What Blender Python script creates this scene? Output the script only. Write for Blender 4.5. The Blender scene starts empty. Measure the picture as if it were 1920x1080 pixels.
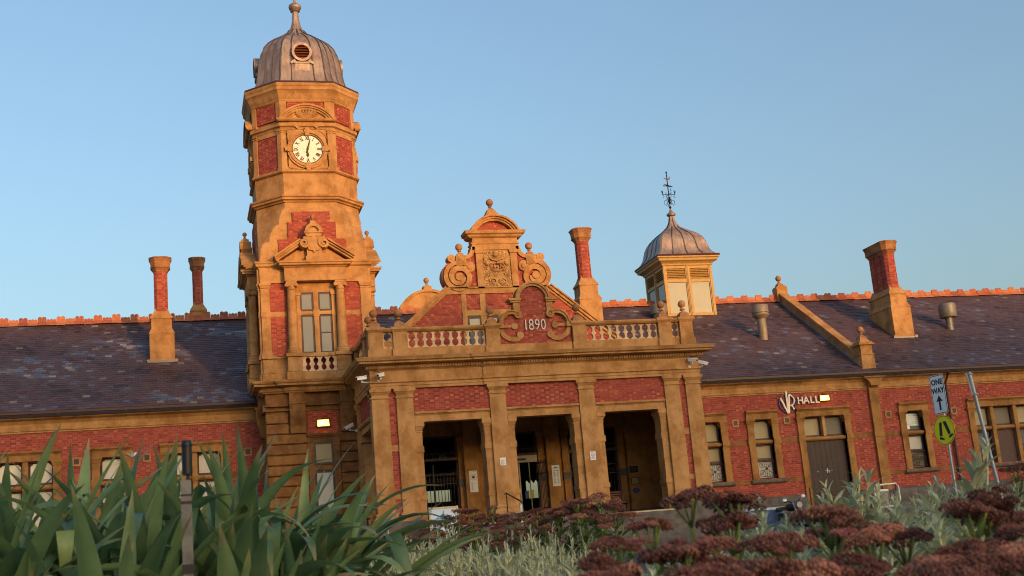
import bpy, bmesh, math, random
from mathutils import Matrix, Vector
from math import sin, cos, pi, radians, sqrt
R = random.Random(7)
scene = bpy.context.scene
COL = scene.collection

# ------------------------------------------------------------------ camera, sky, sun, exposure
def look(yaw, pitch, roll):
    cy, sy, cp, sp = cos(yaw), sin(yaw), cos(pitch), sin(pitch)
    f = Vector((sy*cp, cy*cp, sp)); r = Vector((cy, -sy, 0)); u = r.cross(f)
    cr, sr = cos(roll), sin(roll)
    r2 = cr*r + sr*u; u2 = -sr*r + cr*u
    m = Matrix.Identity(4)
    for i in range(3):
        m[i][0] = r2[i]; m[i][1] = u2[i]; m[i][2] = -f[i]
    return m
cam = bpy.data.cameras.new('camera'); cam.lens = 45; cam.sensor_width = 36
cam.clip_start = 0.05; cam.clip_end = 3000
cam.dof.use_dof = True; cam.dof.focus_distance = 24; cam.dof.aperture_fstop = 9
camo = bpy.data.objects.new('camera', cam); COL.objects.link(camo)
camo.matrix_world = Matrix.Translation((0, 0, 0.55)) @ look(radians(15.25), radians(12.32), radians(-4.91))
scene.camera = camo

SUN_AZ, SUN_EL = 23.0, 5.5          # degrees to the right of the facade's normal, degrees up
sdir = Vector((sin(radians(SUN_AZ))*cos(radians(SUN_EL)), -cos(radians(SUN_AZ))*cos(radians(SUN_EL)), sin(radians(SUN_EL))))
world = bpy.data.worlds.new('World'); scene.world = world; world.use_nodes = True
wn = world.node_tree; wn.nodes.clear()
sky = wn.nodes.new('ShaderNodeTexSky'); sky.sky_type = 'NISHITA'; sky.sun_disc = False
sky.sun_elevation = radians(SUN_EL); sky.sun_rotation = math.atan2(sdir.x, sdir.y)
sky.altitude = 200; sky.air_density = 1.0; sky.dust_density = 6.0; sky.ozone_density = 1.75
bg = wn.nodes.new('ShaderNodeBackground'); bg.inputs['Strength'].default_value = 0.15
wo = wn.nodes.new('ShaderNodeOutputWorld')
wn.links.new(sky.outputs[0], bg.inputs['Color']); wn.links.new(bg.outputs[0], wo.inputs[0])
sl = bpy.data.lights.new('sun', 'SUN'); sl.energy = 0.95; sl.angle = radians(0.5); sl.color = (1.0, 0.47, 0.15)
so = bpy.data.objects.new('sun', sl); COL.objects.link(so)
so.rotation_mode = 'QUATERNION'; so.rotation_quaternion = sdir.to_track_quat('Z', 'Y')
so.location = (60, -60, 60)
scene.view_settings.view_transform = 'Standard'; scene.view_settings.look = 'None'
scene.view_settings.gamma = 1; scene.view_settings.exposure = 1.56
try: scene.view_settings.use_curve_mapping = False
except Exception: pass
scene.render.engine = 'CYCLES'
scene.cycles.max_bounces = 6; scene.cycles.diffuse_bounces = 3; scene.cycles.glossy_bounces = 3
scene.cycles.use_denoising = True; scene.cycles.filter_width = 1.05

# ------------------------------------------------------------------ materials
def nodes(name, rough=0.8, spec=0.3):
    m = bpy.data.materials.new(name); m.use_nodes = True
    n = m.node_tree.nodes; b = n['Principled BSDF']
    b.inputs['Roughness'].default_value = rough
    b.inputs['Specular IOR Level'].default_value = spec
    return m, m.node_tree, b
def ramp(nt, stops, src):
    r = nt.nodes.new('ShaderNodeValToRGB')
    e = r.color_ramp.elements
    while len(e) < len(stops): e.new(0.5)
    for i, (p, c) in enumerate(stops):
        e[i].position = p; e[i].color = (*c, 1)
    nt.links.new(src, r.inputs[0]); return r.outputs[0]
def noise(nt, scale, detail=4, rough=0.55, stretch=None, kind='Object'):
    t = nt.nodes.new('ShaderNodeNewGeometry'); src = t.outputs['Position']
    if stretch:
        mp = nt.nodes.new('ShaderNodeMapping'); mp.inputs['Scale'].default_value = stretch
        nt.links.new(src, mp.inputs[0]); src = mp.outputs[0]
    nz = nt.nodes.new('ShaderNodeTexNoise'); nz.inputs['Scale'].default_value = scale
    nz.inputs['Detail'].default_value = detail; nz.inputs['Roughness'].default_value = rough
    nt.links.new(src, nz.inputs['Vector']); return nz.outputs['Fac']
def mixc(nt, fac, a, b, mode='MIX'):
    m = nt.nodes.new('ShaderNodeMix'); m.data_type = 'RGBA'; m.blend_type = mode
    for v, i in ((fac, 0), (a, 6), (b, 7)):
        if hasattr(v, 'is_linked'): nt.links.new(v, m.inputs[i])
        elif isinstance(v, tuple): m.inputs[i].default_value = (*v, 1)
        else: m.inputs[i].default_value = v
    return m.outputs[2]
def math_n(nt, op, a, b):
    m = nt.nodes.new('ShaderNodeMath'); m.operation = op
    for v, i in ((a, 0), (b, 1)):
        if hasattr(v, 'is_linked'): nt.links.new(v, m.inputs[i])
        else: m.inputs[i].default_value = v
    return m.outputs[0]
def bump(nt, b, h, strength=0.3, dist=0.02):
    bp = nt.nodes.new('ShaderNodeBump'); bp.inputs['Strength'].default_value = strength
    bp.inputs['Distance'].default_value = dist
    nt.links.new(h, bp.inputs['Height']); nt.links.new(bp.outputs[0], b.inputs['Normal'])
def attr(nt, name):
    a = nt.nodes.new('ShaderNodeAttribute'); a.attribute_name = name; return a.outputs['Fac']
def flat(name, c, rough=0.6, metal=0.0, spec=0.4, var=0.15, scale=6):
    m, nt, b = nodes(name, rough, spec)
    f = noise(nt, scale)
    lo = tuple(x*(1-var) for x in c); hi = tuple(min(1, x*(1+var)) for x in c)
    nt.links.new(ramp(nt, [(0.3, lo), (0.7, hi)], f), b.inputs['Base Color'])
    b.inputs['Metallic'].default_value = metal
    return m
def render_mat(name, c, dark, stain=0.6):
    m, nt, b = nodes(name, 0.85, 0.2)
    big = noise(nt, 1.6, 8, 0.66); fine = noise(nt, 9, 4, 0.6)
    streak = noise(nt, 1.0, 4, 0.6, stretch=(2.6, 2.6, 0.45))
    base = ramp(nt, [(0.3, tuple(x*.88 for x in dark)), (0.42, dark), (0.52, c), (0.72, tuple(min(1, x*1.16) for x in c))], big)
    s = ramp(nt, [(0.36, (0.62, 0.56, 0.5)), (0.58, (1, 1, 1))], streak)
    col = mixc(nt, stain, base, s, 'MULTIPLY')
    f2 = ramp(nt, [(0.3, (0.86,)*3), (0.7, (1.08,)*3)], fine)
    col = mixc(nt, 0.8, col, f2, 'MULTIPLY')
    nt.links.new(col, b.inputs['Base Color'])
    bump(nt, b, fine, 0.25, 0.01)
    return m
M = {}
M['render'] = render_mat('ochre_render', (0.50, 0.272, 0.112), (0.4, 0.2, 0.072), 0.45)
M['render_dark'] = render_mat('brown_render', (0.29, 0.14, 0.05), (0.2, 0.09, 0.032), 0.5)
M['render_ball'] = render_mat('terracotta_render', (0.42, 0.22, 0.11), (0.33, 0.15, 0.07), 0.4)
M['render_mid'] = render_mat('ochre_brown_render', (0.4, 0.2, 0.068), (0.3, 0.145, 0.05), 0.5)
M['render_cap'] = render_mat('reddish_render', (0.4, 0.19, 0.085), (0.26, 0.12, 0.06), 0.5)
M['tablet'] = render_mat('carved_stone', (0.5, 0.31, 0.14), (0.4, 0.23, 0.1), 0.2)
M['cream'] = render_mat('cream_paint', (0.74, 0.53, 0.34), (0.6, 0.4, 0.24), 0.4)
def brick_mat():
    m, nt, b = nodes('red_brick', 0.85, 0.2)
    t = attr(nt, 'tint')
    col = ramp(nt, [(0.0, (0.2, 0.04, 0.035)), (0.35, (0.32, 0.065, 0.05)), (0.65, (0.43, 0.1, 0.068)), (1.0, (0.56, 0.19, 0.1))], t)
    f = noise(nt, 25, 3)
    col = mixc(nt, 0.7, col, ramp(nt, [(0.3, (0.8,)*3), (0.7, (1.12,)*3)], f), 'MULTIPLY')
    w = noise(nt, 1.1, 5, 0.6)
    col = mixc(nt, ramp(nt, [(0.55, (0, 0, 0)), (0.85, (0.28,)*3)], w), col, (0.45, 0.22, 0.16))
    nt.links.new(col, b.inputs['Base Color']); bump(nt, b, f, 0.2, 0.005)
    return m
M['brick'] = brick_mat()
M['mortar'] = flat('mortar', (0.44, 0.19, 0.13), 0.9, var=0.3, scale=4)
def slate_mat():
    m, nt, b = nodes('slate', 0.55, 0.4)
    t = attr(nt, 'tint')
    col = ramp(nt, [(0.0, (0.04, 0.028, 0.034)), (0.25, (0.085, 0.047, 0.05)), (0.45, (0.09, 0.06, 0.07)), (0.62, (0.115, 0.056, 0.054)),
                    (0.74, (0.095, 0.09, 0.125)), (0.87, (0.13, 0.14, 0.21)), (0.97, (0.2, 0.16, 0.14)), (1.0, (0.3, 0.27, 0.25))], t)
    f = noise(nt, 14, 4)
    col = mixc(nt, 0.8, col, ramp(nt, [(0.3, (0.75,)*3), (0.7, (1.2,)*3)], f), 'MULTIPLY')
    nt.links.new(col, b.inputs['Base Color']); bump(nt, b, f, 0.25, 0.01)
    return m
M['slate'] = slate_mat()
M['underlay'] = flat('roof_underlay', (0.03, 0.024, 0.03), 0.9)
def terra():
    m, nt, b = nodes('terracotta', 0.8, 0.2)
    col = ramp(nt, [(0.0, (0.24, 0.07, 0.05)), (0.5, (0.44, 0.14, 0.075)), (1.0, (0.56, 0.22, 0.11))], attr(nt, 'tint'))
    f = noise(nt, 7, 4); col = mixc(nt, 0.7, col, ramp(nt, [(0.3, (0.7,)*3), (0.7, (1.15,)*3)], f), 'MULTIPLY')
    nt.links.new(col, b.inputs['Base Color']); return m
M['terracotta'] = terra()
def lead_mat():
    m, nt, b = nodes('weathered_metal_sheet', 0.5, 0.4)
    f = noise(nt, 2.2, 6, 0.6); s = noise(nt, 1.2, 4, 0.6, stretch=(6, 6, 0.6))
    col = ramp(nt, [(0.3, (0.25, 0.175, 0.145)), (0.5, (0.38, 0.28, 0.235)), (0.7, (0.46, 0.35, 0.29))], f)
    col = mixc(nt, 0.7, col, ramp(nt, [(0.35, (0.55,)*3), (0.6, (1.05,)*3)], s), 'MULTIPLY')
    nt.links.new(col, b.inputs['Base Color']); b.inputs['Metallic'].default_value = 0.4
    bump(nt, b, f, 0.2, 0.03)
    return m
M['lead'] = lead_mat()
M['seam'] = flat('metal_seam', (0.1, 0.085, 0.09), 0.5, 0.4)
M['maroon'] = flat('maroon_paint', (0.055, 0.02, 0.022), 0.5, var=0.25)
M['gutter'] = flat('gutter_paint', (0.07, 0.026, 0.025), 0.5)
M['door'] = flat('door_paint', (0.032, 0.015, 0.017), 0.55, var=0.25, scale=3)
M['bluestone'] = flat('bluestone', (0.12, 0.105, 0.1), 0.85, var=0.35, scale=3)
M['sill'] = flat('sill_stone', (0.15, 0.125, 0.095), 0.8, var=0.3)
M['black'] = flat('black_paint', (0.012, 0.011, 0.012), 0.4, var=0.2)
M['iron'] = flat('iron_maroon', (0.045, 0.026, 0.026), 0.5)
M['white'] = flat('white_plastic', (0.78, 0.78, 0.78), 0.35, var=0.04)
M['lens'] = flat('lens_glass', (0.01, 0.01, 0.012), 0.08, spec=0.6)
M['paper'] = flat('white_paper', (0.78, 0.78, 0.8), 0.7, var=0.03)
M['ink'] = flat('grey_ink', (0.2, 0.2, 0.22), 0.8)
M['galv'] = flat('galvanised_steel', (0.33, 0.38, 0.42), 0.45, 0.6, var=0.15, scale=12)
M['signwhite'] = flat('sign_white', (0.9, 0.88, 0.86), 0.35, var=0.03)
M['signblack'] = flat('sign_black', (0.01, 0.01, 0.011), 0.45)
M['signyellow'] = flat('sign_yellow', (1.0, 0.8, 0.0), 0.4, var=0.02)
M['signcream'] = flat('letter_cream', (0.85, 0.74, 0.6), 0.5, var=0.05)
M['signblue'] = flat('letter_blue', (0.04, 0.06, 0.2), 0.5)
M['numeral'] = flat('pale_metal', (0.23, 0.23, 0.26), 0.4, 0.4, var=0.1)
M['dialcream'] = flat('clock_dial', (0.84, 0.79, 0.7), 0.5, var=0.04)
M['stone_cream'] = flat('cream_metal', (0.5, 0.42, 0.28), 0.5)
M['blue'] = flat('blue_paint', (0.1, 0.16, 0.32), 0.45)
M['paleblue'] = flat('pale_blue_board', (0.55, 0.65, 0.78), 0.5, var=0.03)
M['skyblue'] = flat('blue_print', (0.1, 0.36, 0.62), 0.6, var=0.05)
M['pinkink'] = flat('pink_print', (0.5, 0.2, 0.28), 0.6)
M['brass'] = flat('brass', (0.6, 0.47, 0.2), 0.35, 0.6)
M['bench'] = flat('bench_timber', (0.16, 0.06, 0.03), 0.6, var=0.3)
M['oldwood'] = flat('weathered_timber', (0.2, 0.185, 0.17), 0.85, var=0.4, scale=18)
M['lanternpaint'] = flat('lantern_paint', (0.46, 0.28, 0.09), 0.6, var=0.15)
M['ventgrey'] = flat('vent_metal', (0.2, 0.19, 0.17), 0.5, 0.3)
M['ventpale'] = flat('pale_vent_metal', (0.23, 0.19, 0.145), 0.55, 0.2)
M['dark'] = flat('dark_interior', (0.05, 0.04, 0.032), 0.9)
M['brownboard'] = flat('brown_board', (0.075, 0.04, 0.036), 0.6)
M['green_exit'] = flat('exit_green', (0.02, 0.3, 0.16), 0.5)
M['yellowpaint'] = flat('yellow_notice', (0.6, 0.5, 0.12), 0.6)
def glass_mat(name, base, ior=1.9):
    m, nt, b = nodes(name, 0.7, 0.05)
    f = noise(nt, 0.9, 3)
    nt.links.new(ramp(nt, [(0.3, tuple(x*0.8 for x in base)), (0.7, base)], f), b.inputs['Base Color'])
    b.inputs['Coat Weight'].default_value = 0.9; b.inputs['Coat Roughness'].default_value = 0.03
    b.inputs['Coat IOR'].default_value = ior
    w = noise(nt, 2.5, 2); bp = nt.nodes.new('ShaderNodeBump'); bp.inputs['Strength'].default_value = 0.05
    bp.inputs['Distance'].default_value = 0.02
    nt.links.new(w, bp.inputs['Height']); nt.links.new(bp.outputs[0], b.inputs['Coat Normal'])
    return m
M['glass_cream'] = glass_mat('pane_cream_blind_and_sky', (0.5, 0.42, 0.26))  # cream base: blinds behind, plus reflected sunset sky put into the colour
M['glass_white'] = glass_mat('pane_white_sky_reflection', (0.74, 0.7, 0.62))  # bright sky reflection put into the white base colour
M['glass_grey'] = glass_mat('pane_with_grey_blind', (0.17, 0.18, 0.19), 1.42)
M['glass_frost'] = glass_mat('pale_frosted_pane', (0.24, 0.215, 0.17), 1.4)
M['glass_dark'] = glass_mat('dark_pane', (0.06, 0.055, 0.05))
def emit(name, c, s):
    m, nt, b = nodes(name)
    b.inputs['Base Color'].default_value = (*c, 1); b.inputs['Emission Color'].default_value = (*c, 1)
    b.inputs['Emission Strength'].default_value = s
    return m
M['lamp'] = emit('lamp_lens', (1.0, 0.62, 0.06), 3.2)
M['lampcore'] = emit('lamp_bulb', (1.0, 0.85, 0.5), 9)
def leaf_mat(name, lo, mid, hi, dead=None, rough=0.45, trans=0.3, veins=0.25, rnd=((.75,.78,.8),(1.3,1.2,1.0))):
    m, nt, b = nodes(name, rough, 0.4)
    col = ramp(nt, [(0.0, lo), (0.5, mid), (1.0, hi)], attr(nt, 'tint'))
    f = noise(nt, 9, 3)
    col = mixc(nt, 0.7, col, ramp(nt, [(0.3, (0.72,)*3), (0.7, (1.2,)*3)], f), 'MULTIPLY')
    oi = nt.nodes.new('ShaderNodeObjectInfo'); col = mixc(nt, 1.0, col, ramp(nt, [(0.0, rnd[0]), (1.0, rnd[1])], oi.outputs['Random']), 'MULTIPLY')
    if veins:
        ac = attr(nt, 'across')
        v = math_n(nt, 'SINE', math_n(nt, 'MULTIPLY', ac, 40.0), 0.0)
        col = mixc(nt, veins, col, ramp(nt, [(0.0, (0.7,)*3), (1.0, (1.25,)*3)], math_n(nt, 'ADD', math_n(nt, 'MULTIPLY', v, 0.5), 0.5)), 'MULTIPLY')
    if dead:
        al = attr(nt, 'along')
        col = mixc(nt, ramp(nt, [(0.9, (0, 0, 0)), (1.0, (0.9,)*3)], math_n(nt, 'ADD', al, math_n(nt, 'MULTIPLY', math_n(nt, 'SUBTRACT', f, 0.5), 0.2))), col, dead)
    nt.links.new(col, b.inputs['Base Color'])
    tr = nt.nodes.new('ShaderNodeBsdfTranslucent'); nt.links.new(col, tr.inputs[0])
    mx = nt.nodes.new('ShaderNodeMixShader'); mx.inputs[0].default_value = trans
    nt.links.new(b.outputs[0], mx.inputs[1]); nt.links.new(tr.outputs[0], mx.inputs[2])
    nt.links.new(mx.outputs[0], nt.nodes['Material Output'].inputs[0])
    return m
M['strap'] = leaf_mat('strap_leaf', (0.1, 0.18, 0.082), (0.18, 0.29, 0.13), (0.31, 0.4, 0.16), (0.4, 0.31, 0.14), 0.36, 0.3, 0.4, ((.62,.7,.72),(1.4,1.25,1.1)))
M['deadleaf'] = flat('dead_leaf', (0.42, 0.28, 0.14), 0.8, var=0.35)
M['silver'] = leaf_mat('silver_leaf', (0.24, 0.265, 0.16), (0.43, 0.46, 0.3), (0.62, 0.63, 0.45), None, 0.8, 0.2, 0)
M['sedumleaf'] = leaf_mat('sedum_leaf', (0.07, 0.13, 0.03), (0.14, 0.22, 0.055), (0.26, 0.33, 0.1), None, 0.5, 0.25, 0)
M['sedumhead'] = leaf_mat('sedum_flower', (0.14, 0.05, 0.036), (0.3, 0.11, 0.075), (0.48, 0.22, 0.13), None, 0.85, 0.1, 0, ((.6,.55,.6),(1.5,1.55,1.5)))
M['sedumpink'] = leaf_mat('sedum_pink_flower', (0.3, 0.08, 0.1), (0.5, 0.16, 0.19), (0.7, 0.3, 0.32), None, 0.85, 0.15, 0)
M['soil'] = flat('garden_soil', (0.05, 0.035, 0.022), 0.95, var=0.5, scale=8)
M['gravel'] = flat('gravel_ground', (0.16, 0.13, 0.1), 0.95, var=0.4, scale=3)
M['asphalt'] = flat('asphalt', (0.05, 0.05, 0.052), 0.9, var=0.3, scale=10)
M['shade_ridge'] = flat('shade_ridge_green', (0.05, 0.055, 0.025), 0.95, var=0.4, scale=0.2)
M['petal_white'] = flat('white_petal', (0.8, 0.8, 0.8), 0.6, var=0.03)
M['petal_yellow'] = flat('yellow_petal', (0.8, 0.6, 0.05), 0.6, var=0.05)

# ------------------------------------------------------------------ mesh builder
class MB:
    def __init__(s, M_=None): s.v = []; s.f = []; s.t = []; s.M = M_
    def add(s, vs, fs, t=0.5):
        o = len(s.v)
        if s.M is not None: vs = [tuple(s.M @ Vector(p)) for p in vs]
        s.v += [tuple(p) for p in vs]; s.f += [tuple(i+o for i in f) for f in fs]; s.t += [t]*len(fs)
        return s
    def box(s, x0, x1, y0, y1, z0, z1, t=0.5):
        return s.add([(x0,y0,z0),(x1,y0,z0),(x1,y1,z0),(x0,y1,z0),(x0,y0,z1),(x1,y0,z1),(x1,y1,z1),(x0,y1,z1)],
              [(0,3,2,1),(4,5,6,7),(0,1,5,4),(1,2,6,5),(2,3,7,6),(3,0,4,7)], t)
    def tbox(s, b, t_, z0, z1, t=0.5):   # frustum between two plan rectangles (x0,x1,y0,y1)
        return s.loft([(b[0],b[2]),(b[1],b[2]),(b[1],b[3]),(b[0],b[3])], [(t_[0],t_[2]),(t_[1],t_[2]),(t_[1],t_[3]),(t_[0],t_[3])], z0, z1, t)
    def loft(s, a, b, z0, z1, t=0.5):
        n = len(a)
        return s.add([(x,y,z0) for x,y in a]+[(x,y,z1) for x,y in b],
              [tuple(range(n-1,-1,-1)), tuple(range(n,2*n))]+[(i,(i+1)%n,n+(i+1)%n,n+i) for i in range(n)], t)
    def stack(s, rings, cap=True, t=0.5):  # rings: list of (poly2d, z)
        n = len(rings[0][0]); vs = []
        for p, z in rings: vs += [(x,y,z) for x,y in p]
        fs = []
        for k in range(len(rings)-1):
            o = k*n
            fs += [(o+i,o+(i+1)%n,o+n+(i+1)%n,o+n+i) for i in range(n)]
        if cap: fs += [tuple(range(n-1,-1,-1)), tuple(range(len(vs)-n,len(vs)))]
        return s.add(vs, fs, t)
    def prism(s, poly, y0, y1, t=0.5):     # polygon in x,z pushed along y
        n = len(poly)
        return s.add([(x,y0,z) for x,z in poly]+[(x,y1,z) for x,z in poly],
              [tuple(range(n)), tuple(range(2*n-1,n-1,-1))]+[(i,n+i,n+(i+1)%n,(i+1)%n) for i in range(n)], t)
    def prismx(s, poly, x0, x1, t=0.5):    # polygon in y,z pushed along x
        n = len(poly)
        return s.add([(x0,y,z) for y,z in poly]+[(x1,y,z) for y,z in poly],
              [tuple(range(n)), tuple(range(2*n-1,n-1,-1))]+[(i,n+i,n+(i+1)%n,(i+1)%n) for i in range(n)], t)
    def lathe(s, prof, cx, cy, n=16, t=0.5):
        rings = []
        for r, z in prof: rings.append(([(cx+max(r,1e-4)*cos(2*pi*i/n), cy+max(r,1e-4)*sin(2*pi*i/n)) for i in range(n)], z))
        return s.stack(rings, True, t)
    def disc(s, cx, cz, r0, r1, y0, y1, n=32, a0=0, a1=2*pi, t=0.5):  # ring (or sector) standing in the x,z plane
        full = abs(a1-a0-2*pi) < 1e-6; k = n if full else n+1
        vs = []
        for i in range(k):
            a = a0+(a1-a0)*i/n
            for r, y in ((r0,y0),(r1,y0),(r1,y1),(r0,y1)): vs.append((cx+r*cos(a), y, cz+r*sin(a)))
        fs = []
        for i in range(n):
            p, q = 4*i, 4*((i+1) % k)
            for j in range(4): fs.append((p+j, p+(j+1)%4, q+(j+1)%4, q+j))
        if not full: fs += [(0,1,2,3), (4*n+3,4*n+2,4*n+1,4*n)]
        return s.add(vs, fs, t)
    def tube(s, pts, r, n=8, t=0.5, r1=None):
        pts = [Vector(p) for p in pts]; vs = []; fs = []
        for k, p in enumerate(pts):
            d = (pts[min(k+1,len(pts)-1)]-pts[max(k-1,0)]).normalized()
            a = d.cross(Vector((0,0,1)) if abs(d.z) < 0.9 else Vector((1,0,0))).normalized(); b = d.cross(a)
            rr = r if r1 is None else r+(r1-r)*k/(len(pts)-1)
            vs += [tuple(p+rr*(cos(2*pi*i/n)*a+sin(2*pi*i/n)*b)) for i in range(n)]
        for k in range(len(pts)-1):
            o = k*n; fs += [(o+i,o+(i+1)%n,o+n+(i+1)%n,o+n+i) for i in range(n)]
        fs += [tuple(range(n-1,-1,-1)), tuple(range(len(vs)-n,len(vs)))]
        return s.add(vs, fs, t)
    def sphere(s, c, r, n=12, t=0.5, sz=1.0):
        prof = [(r*sin(pi*i/(n//2+2)), c[2]-r*sz*cos(pi*i/(n//2+2))) for i in range(n//2+3)]
        return s.lathe(prof, c[0], c[1], n, t)
    def sweep(s, path, prof, closed=False, t=0.5):   # mitred moulding: prof (out, z) along a plan path, out = right of travel
        n = len(path); P = [Vector((p[0],p[1])) for p in path]; vs = []
        for i in range(n):
            dp = (P[i]-P[i-1]) if (closed or i > 0) else (P[1]-P[0])
            dn = (P[(i+1)%n]-P[i]) if (closed or i < n-1) else (P[-1]-P[-2])
            dp.normalize(); dn.normalize()
            np_, nn = Vector((dp.y,-dp.x)), Vector((dn.y,-dn.x))
            mt = (np_+nn); mt /= max(1e-6, mt.dot(np_))
            vs += [(P[i].x+mt.x*o, P[i].y+mt.y*o, z) for o, z in prof]
        m = len(prof); fs = []
        for i in range(n if closed else n-1):
            a, b = i*m, ((i+1)%n)*m
            fs += [(a+j, b+j, b+(j+1)%m, a+(j+1)%m) for j in range(m)]
        if not closed: fs += [tuple(range(m)), tuple(range(n*m-1,(n-1)*m-1,-1))]
        return s.add(vs, fs, t)
    def stroke(s, pts, w, y0, y1, t=0.5):    # thick flat band along a polyline in x,z
        n = len(pts); L = []; Q = []
        for i in range(n):
            a = Vector(pts[max(i-1,0)]); b = Vector(pts[min(i+1,n-1)]); d = (b-a).normalized(); nn = Vector((-d.y,d.x))
            ww = w[i] if isinstance(w,(list,tuple)) else w
            p = Vector(pts[i]); L.append(p+nn*ww/2); Q.append(p-nn*ww/2)
        vs = []
        for l, q in zip(L, Q): vs += [(l.x,y0,l.y),(q.x,y0,q.y),(q.x,y1,q.y),(l.x,y1,l.y)]
        fs = [(0,1,2,3),(4*n-1,4*n-2,4*n-3,4*n-4)]
        for i in range(n-1):
            for j in range(4): fs.append((4*i+j,4*i+4+j,4*i+4+(j+1)%4,4*i+(j+1)%4))
        return s.add(vs, fs, t)
def arc(cx, cz, r, a0, a1, n=12):
    return [(cx+r*cos(radians(a0+(a1-a0)*i/n)), cz+r*sin(radians(a0+(a1-a0)*i/n))) for i in range(n+1)]
def spiral(cx, cz, r0, r1, a0, a1, n=30):
    return [(cx+(r0+(r1-r0)*i/n)*cos(radians(a0+(a1-a0)*i/n)), cz+(r0+(r1-r0)*i/n)*sin(radians(a0+(a1-a0)*i/n))) for i in range(n+1)]
WL = {}
def put(o, parent=None, kind=None, label=None, cat=None, group=None):
    COL.objects.link(o)
    if parent is not None:
        o.parent = parent; o.matrix_parent_inverse = Matrix.Translation(-WL.get(parent.name, Vector()))
    if kind: o['kind'] = kind
    if label: o['label'] = label
    if cat: o['category'] = cat
    if group: o['group'] = group
    return o
def mesh(name, mb, smooth=None, flip=True):
    me = bpy.data.meshes.new(name); me.from_pydata(mb.v, [], mb.f)
    a = me.attributes.new('tint', 'FLOAT', 'FACE'); a.data.foreach_set('value', mb.t)
    if flip:
        bm = bmesh.new(); bm.from_mesh(me); bmesh.ops.recalc_face_normals(bm, faces=bm.faces); bm.to_mesh(me); bm.free()
    if smooth:
        me.polygons.foreach_set('use_smooth', [True]*len(me.polygons))
        me.set_sharp_from_angle(angle=radians(smooth))
    me.update(); return me
def build(name, mb, mat, parent=None, smooth=None, flip=True, **kw):
    me = mesh(name, mb, smooth, flip); me.materials.append(M[mat])
    return put(bpy.data.objects.new(name, me), parent, **kw)
def empty(name, loc, parent=None, **kw):
    o = bpy.data.objects.new(name, None); o.empty_display_size = 0.3; o.location = loc
    put(o, parent, **kw); WL[o.name] = Vector(loc); return o
def inst(name, me, loc, parent, rotz=0, scale=None, **kw):
    o = bpy.data.objects.new(name, me); o.location = loc; o.rotation_euler = (0,0,rotz)
    if scale: o.scale = scale
    return put(o, parent, **kw)
def copy_tree(o, parent=None):
    c = o.copy(); COL.objects.link(c); c.parent = parent
    for ch in list(o.children): copy_tree(ch, c)
    return c
def text(name, s, size, depth, mat, parent, mtx, align='CENTER', bold=0.0, **kw):
    cu = bpy.data.curves.new('text', 'FONT'); cu.body = s; cu.size = size; cu.extrude = depth/2
    cu.align_x = align; cu.offset = bold; cu.align_y = 'CENTER'; cu.resolution_u = 3
    t = bpy.data.objects.new('text', cu); COL.objects.link(t)
    bpy.context.view_layer.update()
    me = bpy.data.meshes.new_from_object(t.evaluated_get(bpy.context.evaluated_depsgraph_get()))
    bpy.data.objects.remove(t); me.transform(mtx)
    me.materials.clear(); me.materials.append(M[mat])
    return put(bpy.data.objects.new(name, me), parent, **kw)
FRONT = Matrix.Rotation(pi/2, 4, 'X')     # text that stands up and faces -y
def at(x, y, z): return Matrix.Translation((x, y, z))

# bricks in Flemish bond, one course after another
def brick_rows(spans, v0, v1, rng, course=0.086):
    out = []; k = 0; n = max(1, round((v1-v0)/course)); c = (v1-v0)/n
    for k in range(n):
        a, b = v0+k*c+0.005, v0+(k+1)*c-0.005
        for (u0, u1) in spans((a+b)/2):
            x = u0-(0.18 if k % 2 else 0.0); i = 0
            while x < u1:
                w = 0.23 if i % 2 == 0 else 0.11
                p, q = max(x, u0), min(x+w, u1)
                if q-p > 0.025: out.append((p, q, a, b, i % 2))
                x += w+0.01; i += 1
    return out
def tint(rng, header):
    return min(1, max(0, rng.gauss(0.62, 0.14) if header and rng.random() < 0.75 else rng.gauss(0.4, 0.13)))
def bricks(mb, rows, O, U, N, rng, proud=0.012):
    O, U, N = Vector(O), Vector(U), Vector(N)
    for p, q, a, b, h in rows:
        pr = proud+rng.uniform(-0.003, 0.003)
        A = [O+U*p+Vector((0,0,a)), O+U*q+Vector((0,0,a)), O+U*q+Vector((0,0,b)), O+U*p+Vector((0,0,b))]
        mb.add(A+[x+N*pr for x in A], [(4,5,6,7),(0,1,5,4),(1,2,6,5),(2,3,7,6),(3,0,4,7)], tint(rng, h))
    return mb
def box_spans(x0, x1, holes=()):
    def f(v):
        s = [(x0, x1)]
        for h0, h1, z0, z1 in holes:
            if z0 <= v <= z1:
                t = []
                for a, b in s:
                    if h1 <= a or h0 >= b: t.append((a, b))
                    else:
                        if h0 > a: t.append((a, h0))
                        if h1 < b: t.append((h1, b))
                s = t
        return s
    return f
def finial_ball(parent, x, y, z, r=0.145, mat='render_ball', s=1.0, name='ball_finial'):
    # z is the underside of the base; little stepped base, neck and ball
    mb = MB()
    mb.tbox((x-.2*s,x+.2*s,y-.2*s,y+.2*s), (x-.17*s,x+.17*s,y-.17*s,y+.17*s), z, z+.14*s)
    mb.tbox((x-.17*s,x+.17*s,y-.17*s,y+.17*s), (x-.08*s,x+.08*s,y-.08*s,y+.08*s), z+.14*s, z+.24*s)
    mb.lathe([(0.05*s,z+.24*s),(.05*s,z+.28*s),(.1*s,z+.31*s),(.1*s,z+.33*s),(.055*s,z+.36*s),(.06*s,z+.4*s)]+
             [(r*sin(a), z+.53*s-r*cos(a)) for a in [pi*i/9 for i in range(2,10)]], x, y, 14)
    return build(name, mb, mat, parent, smooth=40)

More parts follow.
